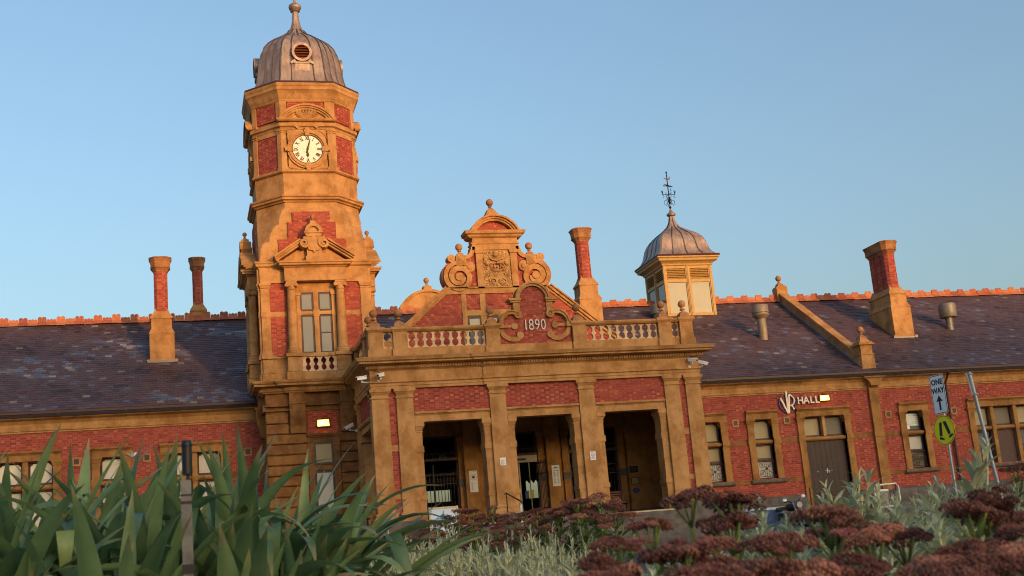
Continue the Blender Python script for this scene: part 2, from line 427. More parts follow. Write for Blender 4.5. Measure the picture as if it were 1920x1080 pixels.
# ------------------------------------------------------------------ ground
def gz(y):
    if y < 13: return 0.0
    if y > 37: return 0.9
    t = (y-13)/24; return 0.9*t*t*(3-2*t)
def sheet(name, x0, x1, ys, dz, mat, nx=2, rel=0.0, kind='structure'):
    mb = MB(); rng = random.Random(3)
    xs = [x0+(x1-x0)*i/(nx-1) for i in range(nx)]
    vs = [(x,y,gz(y)+dz+(rng.uniform(0,rel) if 0 < i < nx-1 else 0)) for y in ys for i, x in enumerate(xs)]
    mb.add(vs, [(r*nx+i,r*nx+i+1,(r+1)*nx+i+1,(r+1)*nx+i) for r in range(len(ys)-1) for i in range(nx-1)])
    return build(name, mb, mat, kind=kind, flip=False)
sheet('ground', -900, 1100, [-1200,-50,-10,0,13]+[13+i*2 for i in range(1,13)]+[60,120,1500], 0, 'gravel')
sheet('road', -120, 160, [19+i for i in range(0,11)], 0.004, 'asphalt')
sheet('garden_bed', -4, 9, [0.6+0.4*i for i in range(32)], 0.02, 'soil', nx=34, rel=0.05)
for yk in (18.85, 30.0):
    sheet_mb = MB().box(-120,160,yk,yk+0.15,gz(yk)-0.1,gz(yk)+0.12)
    build('kerb', sheet_mb, 'bluestone', kind='structure')

# ------------------------------------------------------------------ unseen ridge added behind the camera, crest shaped to shade the station's lower half
shade_ridge = MB(); hv = []; HD = 260; az = radians(SUN_AZ)
KEY = [(-160,12),(0,12.6),(17,12.9),(19.6,11.9),(21.3,9.6),(23.5,9.8),(26,10.6),(28.3,11.2),(30.4,11.4),(31.6,9.8),(33.4,8.3),(36,8.0),(40,8.0),(46,8.3),(52,8.6),(58,9.3),(66,10.4),(90,11),(320,10)]
def hz(u):
    for (a, p), (b, q) in zip(KEY, KEY[1:]):
        if a <= u <= b:
            t = (u-a)/(b-a); return p+(q-p)*t*t*(3-2*t)
    return 10
n = 620; rg = random.Random(4)
for i in range(n):
    u = -160+480*i/(n-1)
    top = hz(u)+(HD+42)*math.tan(radians(SUN_EL))+.35*sin(u*2.3)+.25*sin(u*5.1+1)+rg.uniform(-.15,.15)
    for d, z in ((-14,0.0),(-9,top*.45),(-4,top*.8),(-1,top*.97),(0,top),(4,top*.9),(16,top*.5),(40,0)):
        dd = HD+d; j = rg.uniform(-.6,.6) if 0 < z < top else 0
        hv.append((u*cos(az)+(dd+j)*sin(az), u*sin(az)-(dd+j)*cos(az), z))
shade_ridge.add(hv, [(i*8+k, i*8+k+1, i*8+8+k+1, i*8+8+k) for i in range(n-1) for k in range(7)])
build('unseen_shade_ridge', shade_ridge, 'shade_ridge', kind='structure', flip=False)

# ------------------------------------------------------------------ the station building
ST = empty('railway_station', (12.6, 46, 0.9), cat='railway station',
           label='long red brick and ochre railway station with domed clock tower and 1890 porch')
YW = 50.0            # face of the wings
# ---- wings: brick walls
def wing(name, x0, x1, holes, seed, lab):
    rng = random.Random(seed)
    w = build(name, MB().box(x0, x1, YW+0.008, YW+0.4, 2.4, 7.4) if not holes else wall_with_holes(x0, x1, holes), 'mortar', ST, label=lab)
    mb = MB(); hh = [(h[0], h[1], h[2], h[3]) for h in holes]
    rows = brick_rows(box_spans(x0, x1, hh), 2.57, 6.92, rng)
    bricks(mb, rows, (0, YW+0.008, 0), (1,0,0), (0,-1,0), rng)
    build('brickwork', mb, 'brick', w, kind='stuff')
    return w
def wall_with_holes(x0, x1, holes):
    mb = MB(); xs = sorted(holes); cur = x0; y0, y1 = YW+0.008, YW+0.4
    for a, b, z0, z1 in xs:
        if a > cur: mb.box(cur, a, y0, y1, 2.4, 7.4)
        if z0 > 2.41: mb.box(max(a, x0), b, y0, y1, 2.4, z0)
        mb.box(max(a, x0), b, y0, y1, z1, 7.4); cur = b
    if cur < x1: mb.box(cur, x1, y0, y1, 2.4, 7.4)
    return mb
HW = 0.72           # half the outer width of a single window
singles = [(-2.3, 'plain'), (21.72, 'grille'), (24.08, 'grille'), (31.35, 'shutter')]
doubles = [(-5.35, ), (0.67, )]
holesL = [(c-0.43, c+0.43, 3.3, 5.82) for c in (-2.3,)]+[(c-0.97, c+0.97, 3.3, 5.82) for c in (-5.35, 0.67)]
holesL += [(-9.0, -8.1, 3.3, 5.82)]
holesR = [(c-0.43, c+0.43, 3.3, 5.82) for c in (21.72, 24.08, 31.35)]+[(25.98, 27.95, 1.9, 5.82), (34.36, 37.44, 3.3, 5.82)]
wL = wing('wing_wall', -12, 3.25, holesL, 11, 'red brick wing wall left of the clock tower, behind strap-leaved plants')
wR = wing('wing_wall', 18.6, 46, holesR, 12, 'long red brick wing wall right of the porch with panelled hall door')
for w, a, b in ((wL, -12, 3.25), (wR, 18.6, 46)):
    path = [(a, YW), (b, YW)]
    build('cornice', MB().sweep(path, [(-.1,6.86),(.05,6.88),(.05,6.93),(.09,6.95),(.09,7.0),(.04,7.03),(.06,7.2),(.16,7.32),(.3,7.36),(.34,7.38),(.34,7.49),(-.1,7.49)]), 'render', w)
    mb = MB().sweep(path, [(.3,7.5),(.42,7.5),(.46,7.53),(.46,7.62),(.43,7.62),(.43,7.56),(.3,7.56)])
    for i in range(int((b-a)/2.4)): mb.box(a+.6+i*2.4, a+.66+i*2.4, YW-.475, YW-.45, 7.49, 7.63)
    build('gutter', mb, 'gutter', w)
    for q0, q1 in (((a,b),) if a < 0 else ((a,25.71),(28.25,b))):
        build('plinth', MB().box(q0, q1, YW-.12, YW+.4, 0.5, 2.52).tbox((q0,q1,YW-.12,YW+.4),(q0,q1,YW-.005,YW+.4),2.52,2.57), 'bluestone', w)
    rng = random.Random(5)
    for row in range(3):
        x = a+rng.uniform(0, .6)
        pass
        zz = ((2.03, 2.5), (1.5, 2.01), (0.95, 1.48))[row]
        me = mesh('plinth_stone', MB().box(0, 1.18, -.02, 0, zz[0], zz[1])); me.materials.append(M['bluestone'])
        while x < b-1.2:
            if -7 < x and not 24.5 < x < 28.25: inst('plinth_stone', me, (x, YW-.12, 0), w)
            x += 1.2
def string(w, spans, z0, z1):
    for a, b in spans: build('string_course', MB().box(a, b, YW-.012, YW+.006, z0, z1), 'render_dark', w)
string(wL, [(-12,-6.62),(-4.08,-3.02),(-1.58,-.6),(1.94,3.2)], 4.8, 5.0); string(wL, [(-12,-6.7),(-4,-3.12),(-1.5,-.7),(2.05,3.2)], 3.15, 3.31)
string(wR, [(18.8,21),(22.44,23.36),(24.8,25.72),(28.3,29.27),(29.76,30.63),(32.07,34.03),(37.77,46)], 4.8, 5.0)
string(wR, [(18.8,20.9),(22.55,23.25),(24.91,25.72),(28.3,29.27),(29.76,30.5),(32.2,33.95),(37.9,46)], 3.15, 3.31)
# small square wall vents
for w, x in ((wL,-3.57),(wL,-1.06),(wL,2.65),(wR,22.87),(wR,25.25),(wR,30.12),(wR,33.4)):
    v = build('wall_vent', MB().box(x-.15,x+.15,YW-.035,YW,5.58,5.64).box(x-.15,x+.15,YW-.035,YW,5.83,5.89).box(x-.15,x-.09,YW-.035,YW,5.64,5.83).box(x+.09,x+.15,YW-.035,YW,5.64,5.83), 'render', w)
    build('vent_grate', MB().box(x-.09,x+.09,YW-.02,YW,5.64,5.83), 'maroon', v) if False else build('vent_grate', MB().box(x-.09,x+.09,YW-.016,YW,5.64,5.83), 'maroon', w)
# pilaster on the right wing and downpipe
pil = MB().box(29.29,29.74,YW-.13,YW,2.4,6.95)
pil.box(29.26,29.77,YW-.16,YW,5.0-.2,5.0).box(29.25,29.78,YW-.16,YW,6.93,7.0).prism([(29.29,7.0),(29.74,7.0),(29.76,7.12),(29.85,7.25),(30.02,7.35),(29.01,7.35),(29.18,7.25),(29.27,7.12)],YW-.37,YW).box(28.98,30.05,YW-.42,YW,7.35,7.55)
build('pilaster', pil, 'render_mid', wR)
dp = MB().tube([(33.13,YW-.42,7.5),(33.13,YW-.42,7.35),(33.13,YW-.12,7.0),(33.13,YW-.12,.9)], .055, 10)
for z in (6.6,4.6,3.05,1.5): dp.box(33.06,33.2,YW-.2,YW-.03,z,z+.07)
build('downpipe', dp, 'gutter', wR, smooth=40)

# ---- windows of the wings (thing > window > pieces)
def grille(p, x0, x1, z0, z1, y):
    mb = MB(); w = x1-x0; h = z1-z0; cx = (x0+x1)/2; cz = (z0+z1)/2; r = .011
    for z in (z0, z0+.07, z1): mb.tube([(x0,y,z),(x1,y,z)], r, 5)
    for x in (x0, x1, cx): mb.tube([(x,y,z0),(x,y,z1)], r*.8, 5)
    mb.tube([(x0,y,z0+.07),(x1,y,z1)], r, 5); mb.tube([(x1,y,z0+.07),(x0,y,z1)], r, 5)
    for sx in (-1, 1):
        for sz in (-1, 1):
            c = (cx+sx*w*.27, cz+.03+sz*h*.24)
            pts = spiral(c[0], c[1], w*.2, w*.04, 90 if sz > 0 else -90, (90+520*sx) if sz > 0 else (-90-520*sx), 22)
            mb.tube([(a,y,b) for a, b in pts], r*.8, 4)
    mb.disc(cx, cz+.03, .03, .06, y-.01, y+.01, 12)
    build('iron_grille', mb, 'iron', p, smooth=40)
def surround(p, x0, x1, zb=3.3, sill=True, mull=()):
    # x0..x1 is the opening between the jambs
    for s, a in ((-1, x0), (1, x1)):
        o = a+s*.29; q = sorted((a, o)); ob = a+s*.32
        mb = MB().box(q[0],q[1],YW-.08,YW+.2,zb,5.62)
        l = sorted((a-s*.0, a+s*.33)); mb.box(l[0],l[1],YW-.11,YW+.2,4.78,5.02)
        l2 = sorted((a-s*.0, a+s*.22)); mb.box(min(l2)+.05,max(l2)-.0,YW-.125,YW-.1,4.83,4.97)
        mb.box(q[0]-.02,q[1]+.02,YW-.1,YW+.2,5.55,5.59)
        mb.tbox((q[0],q[1],YW-.09,YW+.2),(q[0]-.06,q[1]+.06,YW-.16,YW+.2),5.62,5.78).box(q[0]-.07,q[1]+.07,YW-.17,YW+.2,5.78,5.83)
        build('jamb', mb, 'render_mid', p)
    a, b = x0-.29, x1+.29
    build('hood', MB().box(a,b,YW-.1,YW+.25,5.84,6.08).sweep([(a,YW),(b,YW)], [(-.02,6.08),(.13,6.08),(.15,6.11),(.2,6.15),(.2,6.19),(.12,6.22),(-.02,6.22)]), 'render_mid', p)
    build('transom_bar', MB().sweep([(x0,YW+.16),(x1,YW+.16)], [(0,4.79),(.1,4.8),(.15,4.84),(.17,4.88),(.15,4.93),(.1,4.97),(0,4.98)]).box(x0,x1,YW+.16,YW+.26,4.79,4.98), 'render_mid', p)
    for m0, m1 in mull:
        build('mullion', MB().box(m0,m1,YW-.02,YW+.22,zb,5.84).box(m0-.02,m1+.02,YW-.05,YW+.2,4.77,5.0), 'render_mid', p)
    if sill:
        build('sill', MB().sweep([(a-.08,YW),(b+.08,YW)], [(-.3,3.14),(.08,3.14),(.13,3.18),(.15,3.23),(.13,3.27),(.05,3.3),(-.3,3.3)]), 'sill', p)
def sash(p, x0, x1, z0, z1, mat, mid=None, mat2=None, ear=True):
    y = YW+.2
    for a, b, m in ([(z0, z1, mat)] if mid is None else [(z0, mid-.0, mat2 or mat), (mid+.0, z1, mat)]):
        f = MB(); t = .065
        f.box(x0,x0+t,y,y+.08,a,b).box(x1-t,x1,y,y+.08,a,b).box(x0+t,x1-t,y,y+.08,a,a+t+.01).box(x0+t,x1-t,y,y+.08,b-t,b)
        if ear:
            for s, ex in ((1,x0+t),(-1,x1-t)): f.prism([(ex,b-t),(ex+s*.09,b-t),(ex+s*.08,b-t-.05),(ex+s*.03,b-t-.06),(ex,b-t-.11)], y+.01, y+.06)
        build('sash', f, 'maroon', p)
        build('pane', MB().box(x0+t-.01,x1-t+.01,y+.05,y+.06,a+t,b-t+.01), m, p)
def win_single(cx, kind, lab):
    p = empty('window', (cx, YW, 3.15), ST, label=lab); x0, x1 = cx-.43, cx+.43
    surround(p, x0, x1)
    if kind == 'shutter':
        sash(p, x0, x1, 4.98, 5.84, 'glass_grey')
        sl = MB()
        for k in range(6): sl.box(x0+.08,x1-.08,YW+.225,YW+.245,5.2+k*.09,5.275+k*.09)
        build('roller_slats', sl, 'galv', p)
        build('round_vent', MB().disc(x0+.2,5.12,.0001,.11,YW+.215,YW+.25,16).box(x0+.12,x0+.28,YW+.2,YW+.215,5.11,5.13), 'white', p)
        sash(p, x0, x1, 3.3, 4.79, 'glass_white', 4.1, 'glass_cream', False)
        grille(p, x0+.05, x1-.05, 3.38, 3.72, YW+.06); grille(p, x0+.05, x1-.05, 3.75, 4.08, YW+.06)
    elif kind == 'grille':
        sash(p, x0, x1, 4.98, 5.84, 'glass_cream'); sash(p, x0, x1, 3.3, 4.79, 'glass_cream', 4.14, 'glass_white', False)
        grille(p, x0+.02, x1-.02, 3.36, 4.1, YW+.05)
    else:
        sash(p, x0, x1, 4.98, 5.84, 'glass_white'); sash(p, x0, x1, 3.3, 4.79, 'glass_white', 4.1, 'glass_white', False)
    return p
labs = {-2.3:'single light window behind the strap-leaved plants, second from the tower', 21.72:'narrow window with iron grille just right of the porch',
        24.08:'narrow window with iron grille left of the hall door', 31.35:'narrow window with roller shutter and round vent in its top light'}
for c, k in singles: win_single(c, k, labs[c])
win_single(-8.55, 'plain', 'single light window at the far left end of the wing')
for c, lab in ((-5.35,'double light window at the left edge of the photo'), (0.67,'double light window nearest the clock tower')):
    p = empty('window', (c, YW, 3.15), ST, label=lab)
    surround(p, c-.97, c+.97, mull=((c-.095, c+.095),))
    for a, b in ((c-.97, c-.095), (c+.095, c+.97)):
        sash(p, a, b, 4.98, 5.84, 'glass_white'); sash(p, a, b, 3.3, 4.79, 'glass_white', 4.1, 'glass_white', False)
p = empty('window', (35.9, YW, 3.15), ST, label='wide triple light window at the right edge with brown board in its middle light')
surround(p, 34.36, 37.44, mull=((35.22,35.4),(36.4,36.58)))
for i, (a, b) in enumerate(((34.36,35.22),(35.4,36.4),(36.58,37.44))):
    sash(p, a, b, 4.98, 5.84, ('glass_cream','glass_frost','glass_cream')[i], ear=False)
    if i == 1: build('board', MB().box(a,b,YW+.17,YW+.2,3.3,4.79), 'brownboard', p)
    else:
        sash(p, a, b, 3.3, 4.79, 'glass_grey', ear=False); grille(p, a+.02, b-.02, 3.36, 4.1, YW+.05)
# hall door
p = empty('hall_door', (26.97, YW, 1.9), ST, label='dark brown boarded double door under two pale top lights')
surround(p, 25.99, 27.95, 1.9, False)
build('mullion', MB().box(26.9,27.04,YW-.02,YW+.22,4.98,5.84), 'render', p)
for a, b, g in ((25.99,26.9,'glass_cream'),(27.04,27.95,'glass_frost')): sash(p, a, b, 4.98, 5.84, g, ear=False)
for a, b in ((26.0,26.965),(26.975,27.94)):
    k = 0; x = a
    while x < b-.02:
        build('door_board', MB().box(x, min(b, x+.118), YW+.15+(k%2)*.006, YW+.2, 1.92, 4.79), 'door', p); x += .121; k += 1
build('door_lock', MB().box(26.9,26.94,YW+.12,YW+.15,3.4,3.6).box(26.99,27.03,YW+.12,YW+.15,3.42,3.52).tube([(26.8,YW+.12,3.5),(27.15,YW+.12,3.5)], .02, 6).box(26.45,26.49,YW+.13,YW+.15,3.46,3.52), 'galv', p)
build('door_landing', MB().box(25.0,27.75,YW-1.7,YW+.15,.7,1.9), 'bluestone', p)
for i in range(5): build('step', MB().box(27.75+.26*i,28.01+.26*i,YW-1.65,YW-.13,.5,1.72-.17*i), 'bluestone', p)

# ---- roof: slates, ridge tiles
SL = 0.647; RY, RZ, EY, EZ = 56.85, 12.34, 49.56, 7.62
def rz(y): return EZ+SL*(y-EY)
roof = build('slate_roof', MB().prismx([(EY,EZ-.03),(RY,RZ-.03),(64.1,EZ-.03),(64.1,EZ-.2),(RY,RZ-.25),(EY,EZ-.2)], -12.5, 46.5), 'underlay', ST, label='long pitched slate roof with scalloped orange ridge')
slen = sqrt((RY-EY)**2+(RZ-EZ)**2); ang = math.atan(SL); rows = 43; ex = slen/rows
rot = Matrix.Rotation(ang, 4, 'X')
def slate_tint(x, r, rng):
    n = sin(x*.9+r*.35)+sin(x*.37-r*.21+1.3)+sin(x*2.1+r*.8+.5)*.6
    left = x < 10
    v = rng.gauss(.5 if left else .42, .17)+.14*n*(1 if left else .6)  # right roof tinted browner red, its sunlight put into the slate colour
    if rng.random() < .012: v = rng.uniform(.93, 1.0)
    return min(1, max(0, v))
def slate_geo(mb, w, t, off=(0,0,0), m=None, lift=0.0):
    # one slate: lies along +y (upslope), thin, tail raised
    vs = [(0,0,.012+lift),(w,0,.012+lift),(w,ex+.03,.002),(0,ex+.03,.002),(0,0,-.004),(w,0,-.004)]
    if m is not None: vs = [tuple(m @ Vector(v)+Vector(off)) for v in vs]
    mb.add(vs, [(0,1,2,3),(4,5,1,0),(0,3,4),(1,5,2)], t)
VAR = []
for k in range(14):
    mb = MB(); slate_geo(mb, .262, min(1, max(0, .12+.066*k)), lift=.004*(k % 3)); me = mesh('slate', mb, flip=False); me.materials.append(M['slate']); VAR.append(me)
rng = random.Random(21); rest = MB(); count = 0
lans = [(22.67,25.2,55.58,58.2)]
for r in range(rows):
    y = EY+r*ex*cos(ang); z = EZ+r*ex*sin(ang)+.012
    x = -12.4-(.135 if r % 2 else 0)
    while x < 46.3:
        t = slate_tint(x, r, rng)
        if (-6.2 < x < 3.3 and r < 8 and count < 300 and not (2.9 < x)):
            o = bpy.data.objects.new('slate', VAR[min(13, max(0, int((t-.12)/.066+.5)))]); o.location = (x, y, z); o.rotation_euler = (ang, 0, 0)
            put(o, roof); count += 1
        else: slate_geo(rest, .262, t, (x, y, z), rot, rng.uniform(0, .012))
        x += .27
build('slates', rest, 'slate', roof, flip=False, kind='stuff')
def crest(w, lobes, h):
    pts = [(0,0),(w,0)]
    lw = w/lobes
    for i in range(lobes-1, -1, -1):
        hh = h*(1.12 if (lobes == 3 and i == 1) else 1.0)
        pts += [((i+.5)*lw+lw*.5*cos(a), hh+lw*.42*sin(a)) for a in [pi*k/6 for k in range(0,7)]]
    return pts
def ridge_mesh(w, lobes, h, T=.5):
    mb = MB()
    mb.prism([(x, z+.02) for x, z in crest(w-.012, lobes, h)], -.022, .022)
    mb.prismx([(-.2,-.13),(-.19,-.1),(-.03,.03),(.03,.03),(.19,-.1),(.2,-.13),(0,-.01)], 0, w-.006)
    mb.t = [T]*len(mb.f); me = mesh('ridge_tile', mb); me.materials.append(M['terracotta']); return me
RT = [(ridge_mesh(.36, 2, .17+.008*k, .2+.16*k), ridge_mesh(.4, 3, .08+.005*k, .25+.15*k)) for k in range(5)]; rgt = random.Random(12)
x = -12.4; i = 0
while x < 46:
    w = (.36, .4)[i % 2]
    if not (22.4 < x+.2 < 25.3): inst('ridge_tile', rgt.choice(RT)[i % 2], (x, RY+rgt.uniform(-.012,.012), RZ+.1+rgt.uniform(-.014,.014)), roof, rgt.uniform(-.02,.02))
    x += w; i += 1
# parapet across the right roof
p = empty('roof_parapet', (29.3, 53, 8), ST, label='sloping ochre parapet wall crossing the right roof with balls at both ends')
build('parapet_wall', MB().prismx([(50.3,rz(50.3)-.2),(RY,RZ-.2),(RY,RZ+.42),(50.3,rz(50.3)+.45)], 29.12, 29.4), 'render', p)
build('coping', MB().prismx([(50.2,rz(50.2)+.45),(RY,RZ+.43),(RY,RZ+.55),(50.2,rz(50.2)+.57)], 29.05, 29.47), 'render', p)
build('flashing', MB().prismx([(50.3,rz(50.3)+.02),(RY,RZ+.02),(RY,RZ+.1),(50.3,rz(50.3)+.1)], 29.06, 29.12), 'galv', p)
mb = MB().box(29.08,29.72,49.74,50.4,7.4,8.4).box(29.05,29.75,49.71,50.43,8.38,8.43).tbox((29.12,29.68,49.78,50.36),(29.12,29.68,49.78,50.36),8.43,8.82)
mb.box(29.02,29.78,49.68,50.46,8.82,8.9).box(29.1,29.7,49.76,50.38,8.9,8.98).tbox((29.15,29.65,49.81,50.33),(29.25,29.55,49.9,50.24),8.98,9.14)
build('end_pier', mb, 'render', p); finial_ball(p, 29.4, 50.07, 9.1, .15, s=.85)
build('ridge_block', MB().box(28.97,29.55,RY-.25,RY+.25,12.3,13.0).prism([(28.97,13),(29.55,13),(29.5,13.08),(29.35,13.16),(29.17,13.16),(29.02,13.08)],RY-.25,RY+.25), 'render', p)
finial_ball(p, 29.26, RY, 13.1, .15, s=.8)
# gutters' tiles done; roof ventilators
p = empty('roof_vent', (26.15,53,9.8), ST, label='tall pale grey pipe vent with drum cowl left of the sloping parapet')
build('pipe', MB().lathe([(.21,9.6),(.21,10.8)],26.15,53,18), 'ventpale', p, smooth=40)
build('cowl', MB().lathe([(.2,10.74),(.37,10.9),(.385,10.92),(.385,10.99),(.34,11.0),(.34,11.03),(.385,11.04),(.375,11.38),(.36,11.4),(.0,11.4)],26.15,53,22), 'ventpale', p, smooth=40)
build('base_flashing', MB().box(25.8,26.5,52.6,52.63,rz(52.6)-.1,rz(52.6)+.02).box(25.8,26.5,52.62,53.3,rz(52.62)-.2,rz(52.62)+.03), 'ventgrey', p)
p = empty('roof_vent', (36.05,53.2,10), ST, label='short dark grey drum vent on the slates right of the right chimney')
build('pipe', MB().lathe([(.165,9.7),(.165,10.6)],36.05,53.2,18), 'ventgrey', p, smooth=40)
build('cowl', MB().lathe([(.0,10.54),(.39,10.54),(.41,10.57),(.41,11.14),(.39,11.2),(.0,11.22)],36.05,53.2,22), 'ventgrey', p, smooth=40)
p = empty('roof_vent', (22.12,55.3,11.5), ST, label='squat grey drum vent beside the roof lantern')
build('cowl', MB().lathe([(.3,11.1),(.3,11.6),(.41,11.62),(.41,12.05),(.0,12.07)],22.12,55.3,20), 'ventgrey', p, smooth=40)

# ---- chimneys
def rectoct(cx, y0, y1, hw, lobes, c=.42):
    d = (y1-y0)/lobes; k = c*hw; pts = []
    # around: right side going back, then left side coming forward
    left = []; right = []
    for i in range(lobes):
        a, b = y0+i*d, y0+(i+1)*d
        right += [(cx+hw-k, a), (cx+hw, a+k), (cx+hw, b-k), (cx+hw-k, b)]
        left += [(cx-hw+k, a), (cx-hw, a+k), (cx-hw, b-k), (cx-hw+k, b)]
    return right+left[::-1]
def chimney(cx, yf, dep, zb, z1, hw, lab, dz=0.0, lobes=3, lit=True):
    p = empty('chimney', (cx, yf, zb), ST, label=lab)
    y0, y1 = yf, yf+dep; g = hw
    mb = MB().box(cx-g,cx+g,y0,y1,zb,z1)
    h2 = g*.83; e = g-h2
    mb.box(cx-g-.02,cx+g+.02,y0-.02,y1+.02,z1-.03,z1).tbox((cx-g-.02,cx+g+.02,y0-.02,y1+.02),(cx-h2,cx+h2,y0+e,y1-e),z1,z1+.22)
    mb.box(cx-h2,cx+h2,y0+e,y1-e,z1+.22,z1+.62)
    mb.box(cx-h2-.04,cx+h2+.04,y0+e-.04,y1-e+.04,z1+.62,z1+.68)
    sw = g*.54; ys0, ys1 = yf+g-sw, yf+dep-(g-sw)
    mb.tbox((cx-h2-.04,cx+h2+.04,y0+e-.04,y1-e+.04),(cx-sw+.02,cx+sw-.02,ys0+.02,ys1-.02),z1+.68,z1+1.0)
    for sx in (-1, 1):   # little broach spurs at the corners
        for (yy, sy) in ((y0+e, 1), (y1-e, -1)):
            X, Y = cx+sx*(h2), yy
            mb.add([(X,Y,z1+.66),(X-sx*.3,Y,z1+.66),(X,Y+sy*.3,z1+.66),(X-sx*.17,Y+sy*.17,z1+1.1)], [(0,1,3),(1,2,3),(2,0,3)])
    build('chimney_base', mb, 'render', p)
    zs, ze = z1+.95, z1+2.66
    poly = rectoct(cx, ys0, ys1, sw, lobes)
    build('shaft_core', MB().stack([(poly, zs-.1), (poly, ze)]), 'mortar', p)
    rng = random.Random(int(cx*10)); bm_ = MB(); n = len(poly)
    for i in range(n):
        a, b = Vector((*poly[i],0)), Vector((*poly[(i+1)%n],0)); L = (b-a).length
        U = (b-a).normalized(); N = Vector((U.y,-U.x,0))
        if N.y > .8: continue
        rows = brick_rows(lambda v, L=L: [(0.004, L-.004)], zs, ze, rng)
        rows = [(q[0], q[1], q[2], q[3], 1 if q[1]-q[0] < .13 else 0) for q in rows]
        bricks(bm_, rows, a, U, N, rng, .008)
    build('brickwork', bm_, 'brick', p, kind='stuff')
    cap = []
    for f, z in ((1.02,ze-.02),(1.1,ze),(1.12,ze+.03),(1.3,ze+.1),(1.48,ze+.15),(1.5,ze+.17),(1.46,ze+.2),(1.5,ze+.4),(1.68,ze+.52),(1.74,ze+.54),(1.74,ze+.57),(1.5,ze+.6)):
        m = sw*f; ex_ = m-sw
        q = [(cx+m-.42*m,ys0-ex_),(cx+m,ys0-ex_+.42*m),(cx+m,ys1+ex_-.42*m),(cx+m-.42*m,ys1+ex_),(cx-m+.42*m,ys1+ex_),(cx-m,ys1+ex_-.42*m),(cx-m,ys0-ex_+.42*m),(cx-m+.42*m,ys0-ex_)]
        cap.append((q, z))
    build('chimney_cap', MB().stack(cap), 'render_cap', p)
    fl = MB().box(cx-g-.1,cx+g+.1,y0-.06,y0-.02,zb+.31,zb+.4).box(cx-g-.12,cx-g+.02,y0-.08,y0-.01,zb+.32,zb+.44).box(cx+g-.02,cx+g+.12,y0-.08,y0-.01,zb+.32,zb+.44)
    build('flashing', fl, 'ventgrey', p)
chimney(-.43, 53.04, 1.0, 9.55, 11.08, .49, 'lone brick chimney left of the clock tower standing on the front slope', lobes=1)
chimney(33.12, 52.5, 2.05, 9.2, 11.04, .51, 'long brick chimney with ribbed shaft on the right roof beyond the parapet')
chimney(17.68, 52.0, 1.0, 8.8, 11.76, .5, 'bright brick chimney right of the curved gable', lobes=1)
chimney(1.2, 60.5, 1.0, 9.6, 12.95, .42, 'dark brick chimney just showing above the ridge beside the tower', lobes=1)
# ---- orange round gable showing behind the ridge
p = empty('rear_gable', (12.3,61,12), ST, label='round-topped ochre gable peeping over the ridge left of the front gable')
build('gable_wall', MB().prism([(10.7,11)]+[(13.9,11)]+arc(12.3,12.75,1.55,0,180,18), 61, 61.5), 'render', p)
build('coping', MB().disc(12.3,12.75,1.53,1.66,60.9,61.6,24,0,pi), 'render', p)
build('block', MB().box(12.1,12.5,61,61.5,14.35,14.6).box(12.05,12.55,60.95,61.55,14.3,14.36), 'render', p)
finial_ball(p, 12.3, 61.25, 14.5, .14, s=.8)

# ------------------------------------------------------------------ clock tower
TX, TY, TF = 5.28, 49.88, 47.8
TW = empty('clock_tower', (TX, TY, 0.9), ST, label='clock tower with octagonal top, white dial and ribbed metal dome')
def oct_(h, c, cx=TX, cy=TY):
    return [(cx-h+c,cy-h),(cx+h-c,cy-h),(cx+h,cy-h+c),(cx+h,cy+h-c),(cx+h-c,cy+h),(cx-h+c,cy+h),(cx-h,cy+h-c),(cx-h,cy-h+c)]
def face_m(k): return Matrix.Translation((TX,TY,0)) @ Matrix.Rotation(k*pi/2,4,'Z') @ Matrix.Translation((-TX,-TY,0))
FACES = [(0, 'front'), (-1, 'left'), (1, 'right')]
H = 2.08
# lower stage
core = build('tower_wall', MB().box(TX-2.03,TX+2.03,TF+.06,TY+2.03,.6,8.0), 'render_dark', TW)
def stone(x0, x1, z0, z1, k=0):
    g = .018; b = .03
    mb = MB(face_m(k))
    P = [(x0+g,z0+g),(x1-g,z0+g),(x1-g,z1-g),(x0+g,z1-g)]; Q = [(x0+g+b,z0+g+b),(x1-g-b,z0+g+b),(x1-g-b,z1-g-b),(x0+g+b,z1-g-b)]
    vs = [(x,TF+.06,z) for x,z in P]+[(x,TF-.01,z) for x,z in P]+[(x,TF-.04,z) for x,z in Q]
    mb.add(vs, [(8,9,10,11)]+[(i,(i+1)%4,4+(i+1)%4,4+i) for i in range(4)]+[(4+i,4+(i+1)%4,8+(i+1)%4,8+i) for i in range(4)])
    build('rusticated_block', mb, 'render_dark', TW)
for i in range(12):
    z0 = 2.22+i*.385
    wide = z0+.385 < 6.1
    for k in (0, -1):
        stone(TX-2.08, TX-.56 if wide else TX-1.2, z0, z0+.385, k)
    stone(TX+.62, TX+2.08, z0, z0+.385, 0) if wide else None
    if not wide: stone(TX+1.24, TX+2.08, z0, z0+.385, 0)
def tower_box(name, mat, *bs, k=0, sm=None):
    mb = MB(face_m(k))
    for b in bs: mb.box(*b)
    return build(name, mb, mat, TW, smooth=sm)
